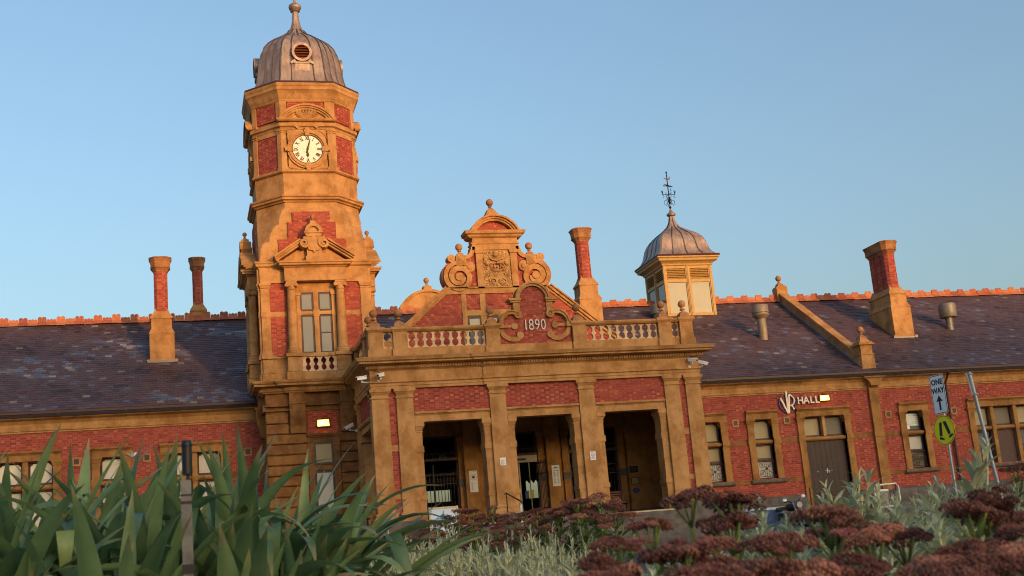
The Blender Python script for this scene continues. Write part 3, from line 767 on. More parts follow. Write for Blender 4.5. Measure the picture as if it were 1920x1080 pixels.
for k in (0, -1):
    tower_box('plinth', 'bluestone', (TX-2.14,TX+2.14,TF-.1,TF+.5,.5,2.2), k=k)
    for x0, x1 in ((4.1,4.67),(5.98,6.52)):
        mb = MB(face_m(k)).prismx([(TF+.06,7.15),(TF-.26,7.15),(TF-.27,6.9),(TF-.22,6.6),(TF-.14,6.35),(TF-.13,6.08),(TF+.06,6.05)], x0, x1)
        mb.box(x0-.03,x1+.03,TF-.3,TF+.06,7.15,7.22).box(x0,x1,TF-.16,TF+.06,7.22,7.6)
        mb.tube([(x0-.02,TF-.2,6.95),(x1+.02,TF-.2,6.95)], .07, 10)
        build('console_bracket', mb, 'render_dark', TW)
    tower_box('architrave', 'render_dark', (TX-2.08,4.08,TF-.06,TF+.1,6.93,6.99),(TX-2.08,4.08,TF-.08,TF+.1,7.1,7.18),(4.69,5.96,TF-.02,TF+.1,6.9,6.95),(4.69,5.96,TF-.05,TF+.1,7.1,7.16),(6.54,TX+2.08,TF-.06,TF+.1,6.93,7.18), k=k)
# lower window bay of the front
tower_box('bay_panel', 'mortar', (4.76,5.88,TF+.045,TF+.055,6.0,6.9))
mb = MB(); bricks(mb, brick_rows(box_spans(4.74,5.9), 6.05, 6.88, random.Random(31)), (0,TF+.05,0), (1,0,0), (0,-1,0), random.Random(31), .02)
build('brickwork', mb, 'brick', TW, kind='stuff')
tower_box('lintel', 'render_dark', (4.7,5.92,TF-.02,TF+.1,5.72,5.93),(4.7,5.94,TF-.1,TF+.1,5.96,6.04),(4.72,5.92,TF-.06,TF+.1,5.9,5.96))
for x0, x1 in ((4.72,4.92),(5.66,5.88)): tower_box('jamb', 'render_dark', (x0,x1,TF-.03,TF+.1,2.9,5.55),(x0-.02,x1+.02,TF-.05,TF+.1,5.55,5.71))
tower_box('transom_bar', 'render_dark', (4.92,5.66,TF-.02,TF+.1,4.68,4.86))
tower_box('sill', 'sill', (4.62,5.98,TF-.15,TF+.1,2.75,2.9))
for z0, z1, g in ((4.88,5.72,'glass_cream'),(2.92,4.66,'glass_white')):
    tower_box('window_frame', 'black', (4.92,5.0,TF-.0,TF+.05,z0,z1),(5.58,5.66,TF-.0,TF+.05,z0,z1),(5.0,5.58,TF-.0,TF+.05,z0,z0+.08),(5.0,5.58,TF-.0,TF+.05,z1-.08,z1))
    tower_box('pane', g, (4.99,5.59,TF+.02,TF+.03,z0+.07,z1-.07))
# cornice that runs round the lower stage
CORN = [(-.1,7.6),(.05,7.6),(.06,7.63),(.1,7.66),(.1,7.78),(.16,7.8),(.36,7.83),(.37,7.9),(.42,7.92),(.46,7.98),(.47,8.02),(.1,8.06),(-.1,8.06)]
build('cornice', MB().sweep([(TX-2.08,TY+2.08),(TX-2.08,TF),(4.02,TF),(4.02,TF-.13),(6.48,TF-.13),(6.48,TF),(TX+2.08,TF)], CORN), 'render', TW)
mb = MB(); rng = random.Random(2)
x = TX-2.12
while x < 6.4: mb.box(x,x+.05,TF-(.16 if x < 3.98 else .29),TF-.1,7.665,7.775); x += .095
y = TF
while y < TY+2: mb.box(TX-2.24,TX-2.1,y,y+.05,7.665,7.775); y += .095
build('dentils', mb, 'render', TW, kind='stuff')
# middle stage
build('tower_wall', MB().box(TX-2.0,TX+2.0,TY-2.0,TY+2.0,8.0,12.66), 'render', TW)
for k, fn in FACES:
    Fm = face_m(k); inv = Fm.to_3x3()
    def fb(name, mat, *bs, sm=None): return tower_box(name, mat, *bs, k=k, sm=sm)
    for s in (-1, 1):
        a = lambda x: TX+s*x
        X = lambda p, q: tuple(sorted((a(p), a(q))))
        fb('pedestal', 'render', (*X(1.6,2.06),TF-.06,TF+.1,8.35,8.88),(*X(1.54,2.1),TF-.1,TF+.1,8.05,8.33),(*X(1.55,2.1),TF-.11,TF+.1,8.9,9.02))
        fb('pedestal', 'render', (*X(.65,1.18),TF-.42,TF+.1,8.35,8.88),(*X(.6,1.23),TF-.46,TF+.1,8.05,8.33),(*X(.6,1.23),TF-.47,TF+.1,8.9,9.02))
        fb('wall_base', 'render', (*X(1.18,1.6),TF-.0,TF+.1,8.05,8.9),(*X(1.18,1.6),TF-.04,TF+.1,8.9,8.98))
        mb = MB(Fm)
        x0, x1 = X(1.72,2.05)
        mb.box(x0,x1,TF-.05,TF+.1,9.2,11.55).box(x0-.04,x1+.04,TF-.08,TF+.1,9.02,9.12).box(x0-.02,x1+.02,TF-.065,TF+.1,9.12,9.2)
        mb.box(x0-.02,x1+.02,TF-.07,TF+.1,11.55,11.6).tbox((x0,x1,TF-.06,TF+.1),(x0-.05,x1+.05,TF-.11,TF+.1),11.62,11.72).box(x0-.06,x1+.06,TF-.12,TF+.1,11.72,11.79)
        mb.box(x0-.02,x1+.02,TF-.07,TF+.1,10.5,10.7)
        build('corner_pilaster', mb, 'render', TW)
        # column with scroll capital
        cx = a(.92); cy = TF-.2
        mb = MB(Fm)
        mb.lathe([(.26,9.03),(.26,9.09),(.25,9.1),(.265,9.14),(.25,9.18),(.21,9.2),(.225,9.24),(.2,9.27),(.185,9.3),(.18,10.2),(.155,11.45),(.175,11.47),(.175,11.5),(.16,11.51),(.165,11.6)], cx, cy, 18)
        mb.box(cx-.2,cx+.2,cy-.18,cy+.18,11.72,11.79).box(cx-.15,cx+.15,cy-.16,cy+.16,11.6,11.72)
        for q in (-1, 1): mb.tube([(cx+q*.175,cy-.185,11.65),(cx+q*.175,cy+.17,11.65)], .075, 10)
        build('column', mb, 'render', TW, smooth=35)
        u0, u1 = X(1.1,1.72)
        fb('brick_panel', 'mortar', (u0,u1,TF+.0,TF+.06,9.0,11.8))
        rg = random.Random(40+k*3+s); mb = MB(Fm)
        bricks(mb, brick_rows(box_spans(u0,u1,((0,99,10.5,10.68),)), 9.0, 11.8, rg), (0,TF+.0,0), (1,0,0), (0,-1,0), rg, .014)
        build('brickwork', mb, 'brick', TW, kind='stuff')
        fb('string_course', 'render', (u0,u1,TF-.02,TF+.05,10.5,10.68))
        # window jamb
        j0, j1 = X(.595,.73)
        fb('jamb', 'render', (j0,j1,TF-.06,TF+.1,9.05,11.35),(j0-.03,j1+.03,TF-.09,TF+.1,11.3,11.48),(j0-.02,j1+.02,TF-.09,TF+.1,10.5,10.72))
    # window
    fb('window_head', 'render', (TX-.73,TX+.73,TF-.02,TF+.1,11.42,11.8))
    fb('mullion', 'render', (TX-.09,TX+.09,TF-.05,TF+.1,9.05,11.42),(TX-.12,TX+.12,TF-.08,TF+.1,10.48,10.74))
    fb('transom_bar', 'render', (TX-.6,TX-.12,TF-.05,TF+.1,10.55,10.68),(TX+.12,TX+.6,TF-.05,TF+.1,10.55,10.68))
    for s0, s1 in ((TX-.595,TX-.09),(TX+.09,TX+.595)):
        for z0, z1, g in ((10.68,11.42,'glass_grey'),(9.05,10.55,'glass_grey')):
            bs = [(s0,s0+.07,TF-.01,TF+.03,z0,z1),(s1-.07,s1,TF-.01,TF+.03,z0,z1),(s0+.07,s1-.07,TF-.01,TF+.03,z0,z0+.08),(s0+.07,s1-.07,TF-.01,TF+.03,z1-.08,z1)]
            if z0 < 10 and s0 > TX: bs.append((s0+.07,s1-.07,TF-.01,TF+.03,9.82,9.87))
            fb('sash', 'maroon', *bs); fb('pane', g, (s0+.06,s1-.06,TF+.002,TF+.01,z0+.07,z1-.07))
    # little pierced balustrade
    fb('balcony_base', 'render', (TX-.65,TX+.65,TF-.4,TF+.1,8.05,8.33)); fb('balcony_rail', 'render', (TX-.65,TX+.65,TF-.42,TF-.1,8.88,9.02))
    fb('balcony_back', 'brick', (TX-.65,TX+.65,TF-.05,TF+.02,8.33,8.9))
    hw = [(0,.145),(.03,.13),(.09,.06),(.16,.05),(.22,.08),(.27,.11),(.32,.08),(.38,.05),(.46,.06),(.52,.13),(.55,.145)]
    for i in range(5):
        c = TX-.58+.29*i
        po = [(c-w, 8.33+z) for z, w in hw]+[(c+w, 8.33+z) for z, w in hw[::-1]]
        po = [(min(TX+.65, max(TX-.65, x)), z) for x, z in po]
        build('baluster', MB(Fm).prism(po, TF-.36, TF-.26), 'cream', TW)
    # entablature: plain at the corners, forward over the columns
    fb('frieze', 'render', (TX-2.06,TX-1.16,TF-.07,TF+.1,11.8,12.4),(TX+1.16,TX+2.06,TF-.07,TF+.1,11.8,12.4),(TX-1.16,TX+1.16,TF-.38,TF+.1,11.8,12.34))
    EC = [(-.1,12.3),(.02,12.34),(.06,12.4),(.13,12.44),(.14,12.52),(.17,12.55),(.18,12.62),(-.1,12.68)]
    if k == 0: build('entablature_cornice', MB().sweep([(TX-2.06,TY+2.0),(TX-2.06,TF-.02),(TX+2.06,TF-.02),(TX+2.06,TY+2.0)], EC), 'render', TW)
    mb = MB(Fm).sweep([(TX-1.16,TF+.05),(TX-1.16,TF-.38),(TX+1.16,TF-.38),(TX+1.16,TF+.05)], [(-.1,12.3),(.03,12.31),(.08,12.36),(.18,12.38),(.2,12.44),(.24,12.46),(.26,12.53),(-.1,12.55)])
    for s in (-1, 1):
        e, q = (TX+s*1.42, 12.56), (TX+s*.42, 13.22)
        d = Vector((q[0]-e[0], q[1]-e[1])).normalized(); nn = Vector((-d.y, d.x))*(1 if s < 0 else -1)
        for (o0, o1, yy) in ((0, .08, TF-.44), (.08, .15, TF-.52), (.15, .21, TF-.6)):
            po = [Vector(e)+nn*o0, Vector(q)+nn*o0, Vector(q)+nn*o1, Vector(e)+nn*o1]
            mb.prism([tuple(v) for v in po], yy, TF+.02)
        mb.stroke(spiral(TX+s*.37, 13.22, .2, .05, 100 if s < 0 else 80, (100-560) if s < 0 else (80+560), 34), [.11-.0016*i for i in range(35)], TF-.6, TF-.25)
        mb.disc(TX+s*.37, 13.22, .0001, .2, TF-.5, TF-.2, 20)
    mb.prism([(TX-1.3,12.55),(TX+1.3,12.55),(TX+.4,13.2),(TX-.4,13.2)], TF-.22, TF+.02)
    build('broken_pediment', mb, 'render', TW)
    mb = MB(Fm)
    mb.box(TX-.33,TX+.33,TF-.5,TF-.1,12.55,12.72).box(TX-.28,TX+.28,TF-.47,TF-.1,12.72,13.55)
    mb.prism([(TX-.25,13.5),(TX-.27,13.3),(TX-.2,13.18),(TX-.25,13.02),(TX-.2,12.95),(TX-.07,12.93),(TX,12.83),(TX+.07,12.93),(TX+.2,12.95),(TX+.25,13.02),(TX+.2,13.18),(TX+.27,13.3),(TX+.25,13.5),(TX+.1,13.45),(TX,13.55),(TX-.1,13.45)], TF-.54, TF-.46)
    mb.prism([(TX-.28,13.5),(TX+.28,13.5),(TX+.34,13.62),(TX-.34,13.62)], TF-.52, TF-.1)
    mb.box(TX-.36,TX+.36,TF-.56,TF-.1,13.62,13.68).disc(TX,13.68,.2,.33,TF-.56,TF-.12,20,0,pi).disc(TX,13.68,.001,.22,TF-.47,TF-.12,20,0,pi)
    mb.box(TX-.12,TX+.12,TF-.5,TF-.2,13.98,14.08)
    build('pediment_pedestal', mb, 'render', TW)
    c = Fm @ Vector((TX, TF-.35, 14.0)); finial_ball(TW, c.x, c.y, 14.03, .09, 'render', .52)
# stage that turns the square into an octagon
cz = [(12.64,.03),(13.15,.08),(13.3,.14),(13.42,.26),(13.44,.4),(13.7,.43),(13.95,.56),(14.1,.68),(14.14,.78),(14.35,.8),(14.55,.86),(14.75,.95),(14.77,1.0),(15.06,1.03)]
build('tower_wall', MB().stack([(oct_(2.05-.004*i,c),z) for i,(z,c) in enumerate(cz)]), 'render', TW)
STEP = [(12.7,13.52,1.3),(13.52,14.2,.92),(14.2,14.62,.72)]
for k, fn in FACES:
    Fm = face_m(k); mb = MB(Fm); back = MB(Fm); rg = random.Random(77+k)
    for z0, z1, w in STEP:
        back.box(TX-w,TX+w,TF-.004,TF+.2,z0,z1)
        bricks(mb, brick_rows(box_spans(TX-w,TX+w), z0, z1, rg), (0,TF-.004,0), (1,0,0), (0,-1,0), rg, .012)
    build('brick_panel', back, 'mortar', TW); build('brickwork', mb, 'brick', TW, kind='stuff')
def band(name, h, c, prof, mat='render'):
    return build(name, MB().sweep(oct_(h, c), prof, True), mat, TW)
HO, CO = 2.02, 1.01
band('cornice', HO, CO, [(-.2,15.0),(.03,15.02),(.06,15.07),(.15,15.1),(.16,15.17),(.21,15.2),(.22,15.26),(0,15.32),(-.2,15.32)])
build('tower_wall', MB().stack([(oct_(HO-.02,CO),15.3),(oct_(HO-.02,CO),16.3)]), 'render', TW)
band('string_course', HO, CO, [(-.2,16.18),(.03,16.2),(.09,16.24),(.09,16.3),(.03,16.34),(-.2,16.34)])
build('tower_wall', MB().stack([(oct_(HO-.09,CO-.02),16.3),(oct_(HO-.09,CO-.02),19.3)]), 'render', TW)
band('string_course', HO, CO, [(-.2,17.98),(.0,17.99),(.02,18.06),(.1,18.1),(.1,18.22),(.06,18.26),(.0,18.3),(-.2,18.32)])
# piers at the octagon's corners, brick panels on its diagonals
P8 = oct_(HO, CO)
for i in range(8):
    a, b = Vector((*P8[i],0)), Vector((*P8[(i+1)%8],0)); U = (b-a).normalized(); N = Vector((U.y,-U.x,0)); L = (b-a).length
    if N.y > .5: continue
    Mx = Matrix.Translation(a) @ Matrix(((U.x,-N.x,0,0),(U.y,-N.y,0,0),(0,0,1,0),(0,0,0,1)))   # local x along the face, local y inwards
    diag = i % 2 == 1
    pw = .2 if diag else .26
    for zz0, zz1 in ((16.34,17.98),(18.32,19.25)):
        for x0, x1 in ((0,pw),(L-pw,L)):
            mb = MB(Mx).box(x0,x1,0,.14,zz0,zz1)
            if zz0 < 17: mb.box(x0-.005,x1+.02 if x0 == 0 else x1+.005,-.03,.14,zz0,zz0+.1).box(x0-.0,x1,-.03,.14,zz1-.14,zz1-.1).box(x0,x1,-.04,.14,zz1-.06,zz1)
            build('corner_pier', mb, 'render', TW)
        if diag or zz0 > 17: build('panel_head', MB(Mx).box(pw,L-pw,0.004,.14,zz1-(.12 if zz0 > 17 else .18),zz1), 'render', TW)
    spans = []
    if diag: spans = [(pw,L-pw,16.36,17.8),(pw,L-pw,18.42,19.13)]
    else: spans = [(.3,L-.3,18.34,19.13)]
    for x0, x1, z0, z1 in spans:
        build('brick_panel', MB(Mx).box(x0,x1,.05,.1,z0,z1), 'mortar', TW)
        rg = random.Random(i); mb = MB(); bricks(mb, brick_rows(box_spans(x0,x1), z0, z1, rg), a-N*.05, U, N, rg, .014)
        build('brickwork', mb, 'brick', TW, kind='stuff')
# clock faces, hoods with shells
for k, fn in FACES:
    Fm = face_m(k); y = TF+.0
    tower_box('dial_panel', 'render', (TX-.8,TX+.8,y+.06,y+.1,16.36,17.98), k=k)
    mb = MB(Fm); cz0 = 17.16
    for r0, r1, d in ((.6,.655,.0),(.655,.715,-.05),(.715,.79,-.01)): mb.disc(TX,cz0,r0,r1,y+d,y+.08,40)
    for q in range(4):
        A = q*pi/2; c, s = cos(A), sin(A)
        for r, w, dd in ((.62,.09,-.06),(.73,.12,-.075),(.815,.08,-.067)):
            px, pz = TX+r*c, cz0+r*s; mb.box(px-(w if abs(s) > .5 else .06),px+(w if abs(s) > .5 else .06),y+dd,y+.08,pz-(.06 if abs(s) > .5 else w),pz+(.06 if abs(s) > .5 else w))
    for sx in (-1, 1):
        for sz in (-1, 1): mb.prism([(TX+sx*.76,cz0+sz*.77),(TX+sx*.44,cz0+sz*.77),(TX+sx*.6,cz0+sz*.68),(TX+sx*.72,cz0+sz*.54),(TX+sx*.76,cz0+sz*.44)][::sx*sz], y+.03, y+.08)
    build('dial_surround', mb, 'render', TW, smooth=30)
    dl = build('clock_dial', MB(Fm).disc(TX,cz0,.0001,.6,y+.03,y+.06,48), 'dialcream', TW)
    build('dial_rim', MB(Fm).disc(TX,cz0,.575,.605,y+.0,y+.05,48), 'signblack', TW)
    build('dial_ring', MB(Fm).disc(TX,cz0,.14,.16,y+.02,y+.032,28), 'brass', TW)
    if k == 0:
        for h, s in enumerate(('XII','I','II','III','IIII','V','VI','VII','VIII','IX','X','XI')):
            A = h*pi/6
            text('numeral', s, .175, .008, 'signblack', TW, at(TX+.445*sin(A), y+.024, cz0+.445*cos(A)) @ Matrix.Rotation(A,4,'Y') @ FRONT @ Matrix.Diagonal((.72,1.25,1,1)), bold=.006)
    mn = radians(15); hr = radians(181)
    mb = MB(Fm)
    def hand(A, pts):
        q = [(TX+x*cos(A)+z*sin(A), cz0-x*sin(A)+z*cos(A)) for x, z in pts]
        return q
    mb.prism(hand(mn,[(-.03,-.16),(.03,-.16),(.022,0),(.03,.2),(0,.5),(-.03,.2),(-.022,0)]), y-.01, y+.005)
    build('minute_hand', mb, 'signblack', TW)
    mb = MB(Fm).prism(hand(hr,[(-.03,-.1),(.03,-.1),(.02,.16),(.055,.22),(.05,.27),(0,.34),(-.05,.27),(-.055,.22),(-.02,.16)]), y-.0, y+.012)
    mb.disc(TX,cz0,.0001,.045,y-.015,y+.02,14)
    build('hour_hand', mb, 'signblack', TW)
    # hood
    mb = MB(Fm); r = 1.28; c0 = 18.33+.62-r; hwid = 1.08
    a0 = math.asin(hwid/r)
    for r0, r1, d in ((r-.2,r-.12,.1),(r-.12,r-.05,.15),(r-.05,r+.02,.2)):
        a1 = math.acos(max(-1,min(1,(18.36-c0)/r1)))
        mb.disc(TX,c0,r0,r1,TF-d,TF+.05,26,pi/2-a1,pi/2+a1)
    mb.sweep([(TX-1.06,TF+.05),(TX-1.06,TF-.07),(TX+1.06,TF-.07),(TX+1.06,TF+.05)], [(-.3,18.26),(.05,18.27),(.1,18.31),(.12,18.38),(-.3,18.4)])
    build('clock_hood', mb, 'render', TW)
    mb = MB(Fm); rr = r-.18
    a1 = math.acos((18.38-c0)/rr)
    mb.disc(TX,c0,rr-.6,rr,TF-.03,TF+.05,20,pi/2-a1*.98,pi/2+a1*.98)
    for i in range(13):
        A = pi/2+(i-6)*.21; L = .52*(1-.022*(i-6)**2)+.05
        mb.tube([(TX,TF-.05,18.42),(TX+cos(A)*L*1.4,TF-.06,18.42+max(.03,sin(A)*L*.72))], .02, 6, r1=.05)
    build('shell_ornament', mb, 'render', TW)
band('cornice', HO, CO, [(-.2,19.14),(.02,19.16),(.03,19.22),(.07,19.3),(.13,19.46),(.18,19.54),(.22,19.58),(.225,19.7),(.25,19.74),(.27,19.84),(.1,19.86),(-.2,19.86)])
band('roof_flashing', HO, CO, [(-.3,19.85),(.26,19.86),(.24,19.93),(-.3,19.97)], 'gutter')
# dome
dome = [(19.9,1.95),(19.98,1.9),(20.15,1.8),(20.45,1.72),(20.8,1.67),(21.2,1.62),(21.6,1.53),(21.95,1.39),(22.2,1.2),(22.4,.97),(22.55,.75),(22.68,.56),(22.82,.4),(23.0,.28),(23.2,.2),(23.45,.15),(23.86,.115)]
build('dome', MB().stack([(oct_(r,r*.49),z) for z,r in dome]), 'lead', TW, smooth=25)
sm = MB()
for i in range(8):
    for f in (0, .25, .5, .75) if i % 2 == 0 else (0, .33, .66):
        pts = []
        for z, r in dome[1:14]:
            q = oct_(r+.006, (r+.006)*.49); A, B = Vector(q[i]), Vector(q[(i+1)%8]); p_ = A.lerp(B, f); pts.append((p_.x,p_.y,z))
        if f == .5 and i % 2 == 0: pts = pts[8:]
        if f in (.25,.33,.66,.75): pts = pts[:-2]
        sm.tube(pts, .032, 5)
build('standing_seam', sm, 'seam', TW)
build('dome_finial', MB().lathe([(.1,23.4),(.16,23.42),(.15,23.46),(.115,23.5),(.1,23.84),(.13,23.86),(.2,23.9),(.17,23.94),(.25,24.02),(.265,24.1),(.24,24.18),(.14,24.25),(.06,24.28),(.045,24.45),(.0,24.5)],TX,TY,20), 'lead', TW, smooth=40)
for k, fn in FACES:
    Fm = face_m(k); yo = TY-1.8; z = 21.35
    mb = MB(Fm).disc(TX,z,.3,.4,yo+.0,yo+.9,28).prism([(TX-.3,z-.3),(TX-.46,z-.42),(TX-.44,z-.5),(TX-.22,z-.4)],yo+.05,yo+.6).prism([(TX+.3,z-.3),(TX+.22,z-.4),(TX+.44,z-.5),(TX+.46,z-.42)],yo+.05,yo+.6).box(TX-.3,TX+.3,yo+.1,yo+.6,z-.95,z-.4).box(TX-.34,TX+.34,yo+.06,yo+.6,z-.46,z-.4)
    build('oculus', mb, 'lead', TW, smooth=35)
    build('oculus_back', MB(Fm).disc(TX,z,.0001,.31,yo+.3,yo+.4,20), 'dark', TW)
    for i in range(5):
        zz = z-.22+i*.11; w = sqrt(max(.01,.3**2-(zz-z)**2))
        build('louvre', MB(Fm).prismx([(yo+.03,zz-.03),(yo+.05,zz-.04),(yo+.2,zz+.04),(yo+.18,zz+.05)], TX-w, TX+w), 'terracotta', TW)

# ------------------------------------------------------------------ entrance porch
PX, PF, XL, XR = 12.62, 43.5, 6.54, 18.70
PO = empty('entrance_porch', (PX, PF, .9), ST, label='flat-roofed entrance porch with pilasters, balustrade and the date 1890')
PIL = [6.83, 7.69, 11.0, 14.29, 17.58, 18.41]
FZ = 2.16
def pb(name, mat, *bs, sm=None, **kw):
    mb = MB()
    for b in bs: mb.box(*b)
    return build(name, mb, mat, PO, smooth=sm, **kw)
# floor, steps, plinths
pb('porch_floor', 'bluestone', (XL,XR,PF+.1,48.0,.6,FZ-.03))
pb('porch_floor_edge', 'stone_cream', (8.1,17.2,PF-.12,PF+.1,FZ-.06,FZ))
for i in range(7): pb('step', 'bluestone', (8.08,17.2,PF-.42-.32*i,PF-.1-.32*i,.4,FZ-.06-.165*i-.0))
for x0, x1 in ((6.3,8.08),(10.6,11.4),(13.89,14.69),(17.2,18.95)): pb('plinth', 'bluestone', (x0,x1,PF-.26,PF+.9,.5,2.4))
# pilasters
def pilaster(x, y, m=None, w=.6, mat='render', parent=None, name='pilaster', z0=2.4, top=6.94):
    h = w/2; mb = MB(m)
    mb.box(x-h-.14,x+h+.14,y-.16,y+.3,z0,z0+.1).tbox((x-h-.14,x+h+.14,y-.16,y+.3),(x-h-.06,x+h+.06,y-.08,y+.3),z0+.1,z0+.22)
    mb.box(x-h-.09,x+h+.09,y-.11,y+.3,z0+.22,z0+.27).tbox((x-h-.06,x+h+.06,y-.08,y+.3),(x-h,x+h,y-.0,y+.3),z0+.27,z0+.35)
    mb.tbox((x-h-.01,x+h+.01,y-.0,y+.3),(x-h+.01,x+h-.01,y+.01,y+.3),z0+.35,top-.32)
    mb.box(x-h-.03,x+h+.03,y-.03,y+.3,top-.33,top-.28).box(x-h+.01,x+h-.01,y,y+.3,top-.28,top-.2)
    mb.tbox((x-h,x+h,y-.01,y+.3),(x-h-.06,x+h+.06,y-.07,y+.3),top-.2,top-.1).box(x-h-.08,x+h+.08,y-.09,y+.3,top-.1,top)
    return build(name, mb, mat, parent or PO)
for x in PIL: pilaster(x, PF)
# upper wall: brick panels between pilasters, each brick its own piece
BM = {}
for hd, w in ((0,.23),(1,.11)):
    for k in range(6):
        mb = MB().add([(0,0,0),(w,0,0),(w,0,.0745),(0,0,.0745),(0,-.013,0),(w,-.013,0),(w,-.013,.0745),(0,-.013,.0745)], [(4,5,6,7),(0,1,5,4),(1,2,6,5),(2,3,7,6),(3,0,4,7)], (.45+.11*k if hd else .12+.1*k))
        me = mesh('brick', mb); me.materials.append(M['brick']); BM[(hd,k)] = me
rng = random.Random(55); nb = 0; odd = MB()
panel = build('porch_wall', MB().box(XL+.3,XR-.3,PF+.1,PF+.5,6.06,6.95).box(7.1,7.45,PF+.1,PF+.5,2.4,6.1).box(17.8,18.15,PF+.1,PF+.5,2.4,6.1), 'mortar', PO)
for x0, x1 in ((8.0,10.7),(11.3,13.99),(14.59,17.28)):
    for p, q, a, b, h in brick_rows(box_spans(x0, x1), 6.1, 6.93, rng):
        full = abs((q-p)-(.11 if h else .23)) < .002
        if full and nb < 300:
            o = bpy.data.objects.new('brick', BM[(h, min(5, max(0, int(rng.gauss(2.2 if h else 2.0, 1.3)))))]); o.location = (p, PF+.1+rng.uniform(-.002,.002), a); put(o, PO); nb += 1
        else: bricks(odd, [(p,q,a,b,h)], (0,PF+.1,0), (1,0,0), (0,-1,0), rng, .013)
for x0, x1 in ((7.1,7.45),(17.8,18.15)): bricks(odd, brick_rows(box_spans(x0,x1,((0,99,3.18,3.34),(0,99,4.8,5.0))), 2.4, 6.93, rng), (0,PF+.1,0), (1,0,0), (0,-1,0), rng, .013)
build('brickwork', odd, 'brick', PO, kind='stuff')
for x0, x1 in ((7.1,7.45),(17.8,18.15)):
    for z0, z1 in ((4.8,5.0),(3.18,3.34)): pb('string_course','render',(x0,x1,PF+.085,PF+.12,z0,z1))
# lintels, jambs with capitals
for x0, x1 in ((8.0,10.69),(11.31,13.98),(14.6,17.27)):
    mb = MB().box(x0,x1,PF+.08,PF+.55,5.76,5.98).sweep([(x0,PF+.1),(x1,PF+.1)], [(-.3,5.98),(.03,5.98),(.06,6.02),(.1,6.04),(.1,6.1),(.0,6.12),(-.3,6.12)])
    build('lintel', mb, 'render', PO)
    for s, e in ((1,x0),(-1,x1)):
        a, b = sorted((e, e+s*.24)); mb = MB()
        mb.box(a,b,PF+.12,PF+.72,2.2,5.46)
        c, d = sorted((e, e+s*.27)); mb.box(c,d,PF+.09,PF+.75,4.7,4.92).box(c,d,PF+.09,PF+.75,3.08,3.24).box(c,d,PF+.1,PF+.74,5.4,5.44)
        mb.tbox((a,b,PF+.11,PF+.73),(a-(.06 if s < 0 else 0),b+(.06 if s > 0 else 0),PF+.05,PF+.79),5.46,5.6).box(a-(.08 if s < 0 else 0),b+(.08 if s > 0 else 0),PF+.03,PF+.81,5.6,5.76)
        build('jamb', mb, 'render', PO)
for x in (11.0, 14.29): pb('pier', 'render', (x-.3,x+.3,PF+.3,PF+.7,2.2,5.98))
# left flank of the porch
SW = Matrix.Translation((XL,PF,0)) @ Matrix.Rotation(-pi/2,4,'Z')     # local x runs from front corner (0) negative to back, local y into the wall
pilaster(-.33, 0.0, SW, .6); pilaster(-3.95, 0.0, SW, .6)
mb = MB(SW).box(-3.65,-.63,.12,.5,6.06,6.95); side = build('porch_wall', mb, 'mortar', PO)
mb = MB(); rg = random.Random(8); bricks(mb, brick_rows(box_spans(.6,3.7), 6.1, 6.93, rg), (XL+.12,PF,0), (0,1,0), (-1,0,0), rg, .013); build('brickwork', mb, 'brick', PO, kind='stuff')
build('lintel', MB(SW).box(-3.65,-.63,.08,.5,5.76,5.98).box(-3.65,-.63,.0,.5,5.99,6.03).box(-3.65,-.63,-.03,.5,6.03,6.1), 'render', PO)
for a, b in ((-.9,-.63),(-3.65,-3.4)): build('jamb', MB(SW).box(a,b,.12,.6,2.2,5.46).box(a-.03,b+.03,.09,.63,4.7,4.92).box(a-.03,b+.03,.09,.63,3.08,3.24).box(a-.06,b+.06,.05,.66,5.5,5.76), 'render', PO)
pb('plinth','bluestone',(XL-.26,XL+.6,PF+.92,48,.5,2.4))
pb('porch_wall','render',(XR-.4,XR-.01,PF+.4,50,.6,6.95))
# entablature and cornice (with slight forward break over the centre)
EP = [(XL,48),(XL,PF),(XR,PF),(XR,50)]
def esweep(name, prof, mat='render', out=0): return build(name, MB().sweep([(XL,48),(XL,PF),(10.55,PF),(10.55,PF-.05),(14.72,PF-.05),(14.72,PF),(XR,PF),(XR,50)], prof), mat, PO)
esweep('architrave', [(-.3,6.94),(.02,6.94),(.02,7.03),(.04,7.04),(.04,7.13),(.09,7.16),(.09,7.2),(-.3,7.2)])
esweep('frieze', [(-.3,7.2),(.02,7.2),(.02,7.58),(-.3,7.58)])
esweep('cornice', [(-.3,7.56),(.03,7.57),(.06,7.6),(.11,7.63),(.11,7.74),(.17,7.76),(.42,7.79),(.43,7.84),(.5,7.87),(.53,7.93),(.55,7.97),(.3,8.04),(-.5,8.08)])
mb = MB(); x = XL-.16
while x < XR+.16: mb.box(x,x+.05,PF-(.21 if 10.5 < x < 14.72 else .16),PF-.1,7.64,7.735); x += .095
y = PF
while y < 47.8: mb.box(XL-.16,XL-.1,y,y+.05,7.64,7.735); y += .095
build('dentils', mb, 'render', PO, kind='stuff')
pb('porch_roof','render',(XL+.02,XR-.02,PF+.02,48.3,7.56,8.06))
pb('ceiling','render',(XL+.3,XR-.4,PF+.5,47.8,6.6,6.7))
